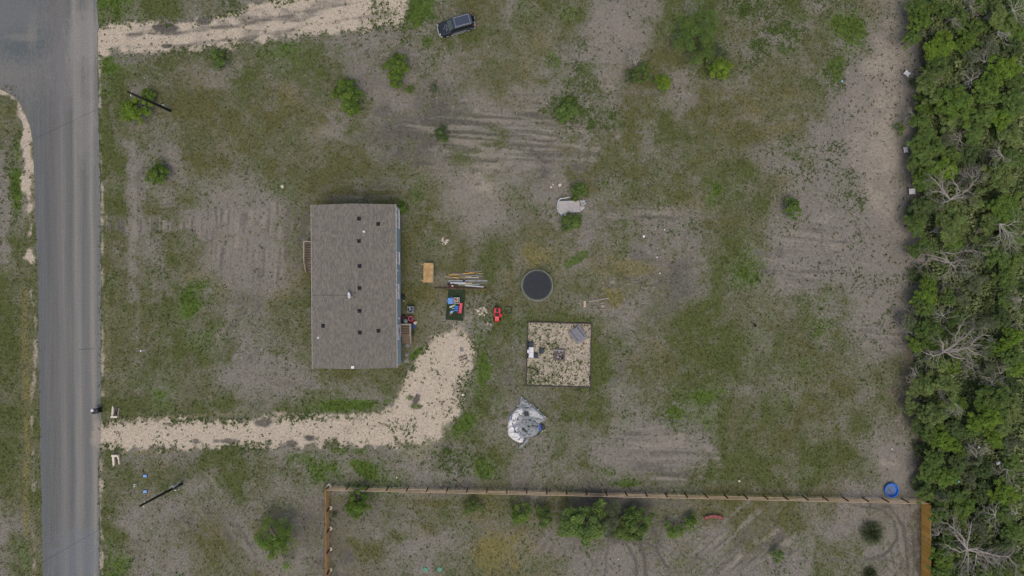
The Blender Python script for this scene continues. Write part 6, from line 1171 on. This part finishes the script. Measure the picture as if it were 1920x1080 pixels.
# ------------------------------------------------------------------ dead trees
def dead(label, px, py, h, limbs, mat, seed, twig=3, tr=.16, name='dead_tree', tl=1.0, up=.35):
    """limbs: plan polylines starting at the fork; side branches and twigs grow along them"""
    g = random.Random(seed); fz = h; base = W(px, py, fz); t = thing(name, label, 'dead tree' if name == 'dead_tree' else 'shrub', (base.x, base.y, 0))
    MB().tube([(0, 0, -.2), (g.uniform(-.1, .1), g.uniform(-.1, .1), fz*.5), (0, 0, fz)], [tr, tr*.8, tr*.6], 8).build('trunk', mat, t)
    for pl_ in limbs:
        pts = []; zz = fz
        for i, (x, y) in enumerate([(px, py)]+pl_):
            p = W(x, y, zz); pts.append(Vector((p.x-base.x, p.y-base.y, zz))); zz += g.uniform(.05, up)
        # smooth kinks
        fin = []
        for a, b in zip(pts[:-1], pts[1:]):
            k = max(2, int((b-a).length/.5))
            for i in range(k): fin.append(a.lerp(b, i/k)+Vector((g.gauss(0, .05), g.gauss(0, .05), g.gauss(0, .04))))
        fin.append(pts[-1]); fin[0] = pts[0]; nf = len(fin); r0 = tr*.46
        mb = MB(); mb.tube(fin, [r0*(1-.82*i/(nf-1))+.012 for i in range(nf)], 6)
        for i in range(1, nf):
            for _ in range(twig if i > nf*.3 else max(1, twig-2)):
                d = (fin[i]-fin[i-1]).normalized(); sd = g.choice((-1, 1)); a = sd*g.uniform(.4, 1.1); dd = Vector((d.x*math.cos(a)-d.y*math.sin(a), d.x*math.sin(a)+d.y*math.cos(a), g.uniform(-.2, .45))).normalized()
                L = g.uniform(.5, 1.5)*tl; p0 = fin[i]; p1 = p0+dd*L*.5+Vector((g.gauss(0, .06), g.gauss(0, .06), .03)); p2 = p1+(dd+Vector((g.gauss(0, .3), g.gauss(0, .3), .1))).normalized()*L*.6; rr0 = max(.012, r0*(1-.82*i/(nf-1))*.5)
                mb.tube([p0, p1, p2], [rr0, rr0*.7, .009], 4, cap=False)
                for q in (p1, p2, p1.lerp(p2, .5)):
                    a2 = g.uniform(-.9, .9); d3 = Vector((dd.x*math.cos(a2)-dd.y*math.sin(a2), dd.x*math.sin(a2)+dd.y*math.cos(a2), g.uniform(-.1, .4))); mb.tube([q, q+d3*L*g.uniform(.3, .6)], [max(.009, rr0*.45), .006], 3, cap=False)
        mb.build('limb', mat, t)
    return t
def fan(px, py, R, n, a0=0, a1=360, seed=0):
    g = random.Random(seed); out = []
    for k in range(n):
        a = math.radians(a0+(a1-a0)*(k+.5)/n+g.uniform(-14, 14)); r = R*g.uniform(.75, 1.1); b = a+g.uniform(-.35, .35)
        out.append([(px+r*.5*math.cos(a), py-r*.5*math.sin(a)), (px+r*math.cos(b), py-r*math.sin(b))])
    return out
dead('big pale dead tree with thick bare limbs, largest in the wood', 1768, 659, 3.8, [[(1776, 655), (1790, 645), (1803, 635), (1815, 628), (1826, 616)], [(1791, 646), (1792, 630), (1799, 612), (1812, 595)], [(1785, 659), (1800, 655), (1820, 648), (1832, 633), (1846, 629), (1857, 629)], [(1820, 648), (1840, 647)], [(1812, 652), (1828, 663), (1845, 668)], [(1778, 662), (1790, 670), (1808, 672), (1815, 680)], [(1764, 663), (1752, 666), (1740, 663), (1728, 658)], [(1752, 666), (1742, 676)], [(1767, 652), (1766, 642), (1763, 637)]], GREYB, 1, 2, .26)
dead('fine twigged dead tree with many branches between olive crowns', 1781, 374, 3.6, [[(1773, 366), (1762, 350), (1753, 338), (1745, 332)], [(1770, 362), (1756, 360), (1745, 357)], [(1800, 358), (1794, 348), (1785, 335)], [(1803, 364), (1816, 353), (1828, 340), (1836, 330)], [(1771, 380), (1763, 381)], [(1766, 352), (1768, 325)], [(1795, 370), (1812, 371)]], GREYB, 2, 3, .19, tl=.9)
dead('lowest dead tree, right of the plank fence, its long trunk reaching right', 1813, 1030, 3.2, [[(1830, 1029), (1850, 1036), (1872, 1043), (1893, 1044), (1903, 1030)], [(1806, 1008), (1790, 991), (1776, 982), (1764, 978)], [(1815, 1008), (1820, 992), (1822, 978)], [(1800, 1036), (1782, 1026), (1772, 1020)], [(1808, 1050), (1798, 1066)], [(1832, 1034), (1828, 1058), (1822, 1072)], [(1842, 1038), (1852, 1052), (1848, 1072)], [(1876, 1050), (1870, 1062)], [(1790, 1000), (1788, 970)], [(1815, 1045), (1815, 1075)], [(1893, 1046), (1905, 1060), (1904, 1078)]], GREYB, 3, 3, .22)
dead('sprawling dead tree at the clearing with grey tangled branches', 1780, 492, 2.6, [[(1766, 474), (1790, 476), (1808, 470), (1826, 469), (1835, 474)], [(1758, 483), (1740, 479), (1727, 477)], [(1788, 500), (1800, 494), (1810, 499)], [(1780, 502), (1775, 515), (1767, 523)], [(1791, 502), (1796, 510)], [(1742, 484), (1736, 496), (1722, 502)], [(1800, 490), (1812, 487)]], GREYB, 4, 3, .15)
dead('pale forked dead branches among green crowns above the sprawling dead tree', 1874, 420, 3.4, [[(1882, 432), (1886, 446), (1880, 458)], [(1888, 423), (1902, 416), (1912, 410)], [(1884, 428), (1896, 440), (1906, 456)], [(1876, 450), (1864, 460)], [(1890, 440), (1894, 460)]], PALEB, 5, 3, .14)
for lab, px, py, R, n, a0, a1, m_, h, tg_, tl_ in [
    ('bare white branches fanned out in the top corner of the wood', 1898, 20, 26, 6, -60, 110, PALEB, 3.4, 2, .8), ('bare twisted branches near the top edge of the wood', 1820, 14, 17, 5, -60, 140, GREYB, 3.2, 2, .7), ('small brown bare branch between green crowns near the top', 1790, 33, 14, 3, 220, 320, GREYB, 3, 2, .6), ('forked bare branches in the dull patch down right of the vivid tree', 1846, 117, 20, 4, 20, 160, GREYB, 2.6, 3, .8), ('arching bare branches hanging over dark shrubs in the upper wood', 1872, 58, 18, 4, 230, 350, PALEB, 3, 2, .6),
    ('dead twigs right of the broad pale olive tree', 1822, 150, 16, 5, 0, 300, PALEB, 2.8, 2, .6), ('bare twigs poking out at the wood edge below the topmost square', 1712, 216, 14, 4, 120, 220, PALEB, 1.2, 2, .5), ('bare twigs poking out at the wood edge above the middle square', 1715, 266, 13, 3, 150, 230, PALEB, 1.2, 2, .5), ('grey dead brush in the shade above the dark hollow', 1800, 262, 15, 5, 30, 330, GREYB, 2, 3, .6), ('pale bare crown on top of the olive trees at the right', 1880, 292, 20, 6, 90, 330, PALEB, 3.6, 2, .7),
    ('fine grey dead twigs behind the many branched dead tree', 1822, 335, 19, 6, 10, 180, GREYB, 2.8, 3, .7), ('dark bare thicket just above the bright tree at the clearing', 1777, 533, 20, 7, 200, 340, pm('dark_twigs', sr(90, 82, 80), .9), 1.8, 3, .7), ('bare crossed sticks above the big pale dead tree', 1768, 592, 16, 5, 0, 360, PALEB, 2.4, 2, .6), ('bare grey branches at the right picture edge, upper of two', 1916, 562, 18, 5, 110, 250, GREYB, 2.8, 2, .7), ('pale hanging twigs at the wood edge left of the big dead tree', 1706, 612, 15, 5, 20, 300, PALEB, 1.6, 2, .6),
    ('bare twigs sticking out at the wood edge below the big dead tree', 1722, 706, 17, 6, 100, 240, PALEB, 2, 2, .6), ('bare fork leaning down among the green trees right of the olive crowns', 1860, 722, 17, 5, -50, 130, PALEB, 3, 2, .7), ('small bare fork on the lower side of the pale olive crowns', 1790, 756, 17, 5, 190, 350, PALEB, 3.2, 2, .6), ('thin bare branches crossing the dark gap under the big dead tree', 1822, 690, 15, 4, 30, 330, GREYB, 2.6, 2, .7), ('bare twisted sticks in the dull patch near the right edge', 1876, 700, 15, 4, 0, 200, GREYB, 2.6, 2, .6),
    ('tall bare dull branches beside the scattered white litter', 1832, 858, 22, 5, 20, 160, GREYB, 2.8, 3, .8), ('grey bare branches at the right edge among dull shrubs', 1888, 880, 20, 5, 150, 350, GREYB, 2.6, 2, .8), ('pale bare branches near the lower right, above the wide dead tree', 1866, 966, 20, 5, 40, 280, PALEB, 3, 2, .7), ('bare stick brush at the right picture edge, lower of two', 1908, 962, 14, 4, 100, 220, PALEB, 2.8, 2, .6), ('grey dead bush in the grassy gap at the right', 1895, 612, 15, 6, 0, 360, GREYB, 1.4, 3, .6), ('bare curved twigs just right of the plank fence', 1760, 1003, 14, 4, 20, 190, PALEB, 2, 2, .5)]:
    dead(lab, px, py, h, fan(px, py, R, n, a0, a1, int(px+py)), m_, int(px), tg_, .09, tl=tl_)
dead('bare twiggy shrub with grey stems in the upper yard', 1192, 122, .5, fan(1192, 122, 24, 9, 50, 150, 5), PALEB, 6, 3, .07, name='bare_shrub', tl=.7, up=.7)
# litter lying in the wood
for px, py, r, lab in [(1834, 868, .38, 'largest white plastic bag caught in the wood, below the tall bare branches'), (1870, 868, .25, 'greyish plastic bag in the wood right of the largest bag'), (1808, 892, .17, 'small white scrap of litter in the dark gap of the wood, lower of two'), (1813, 886, .12, 'tiny white scrap of litter in the dark gap of the wood, upper of two'), (1797, 902, .2, 'pale blue litter in the wood right of the pool'), (1834.5, 839, .16, 'small white litter in the wood above the largest white bag'), (1817, 789, .18, 'small bright white litter below the pale olive crowns'), (1736, 87, .28, 'white crumpled scrap under the shrubs near the vivid tree'), (1721, 919, .3, 'torn white scrap at the wood edge right of the blue pool'), (1578, 152.5, .16, 'tiny turquoise scrap on the grass near the wood')]:
    z = 1.6 if px > 1740 else .25
    p = W(px, py, z); solo('litter', MB().stone((0, 0, 0), r, ro_, .8).stone((r*.7, r*.3, 0), r*.6, ro_, .7), pm('litter_white', sr(214, 220, 222), .6, .2) if 'blue' not in lab and 'turq' not in lab else pm('litter_blue', sr(140, 190, 210), .6, .2), lab, 'litter', (p.x, p.y, z))
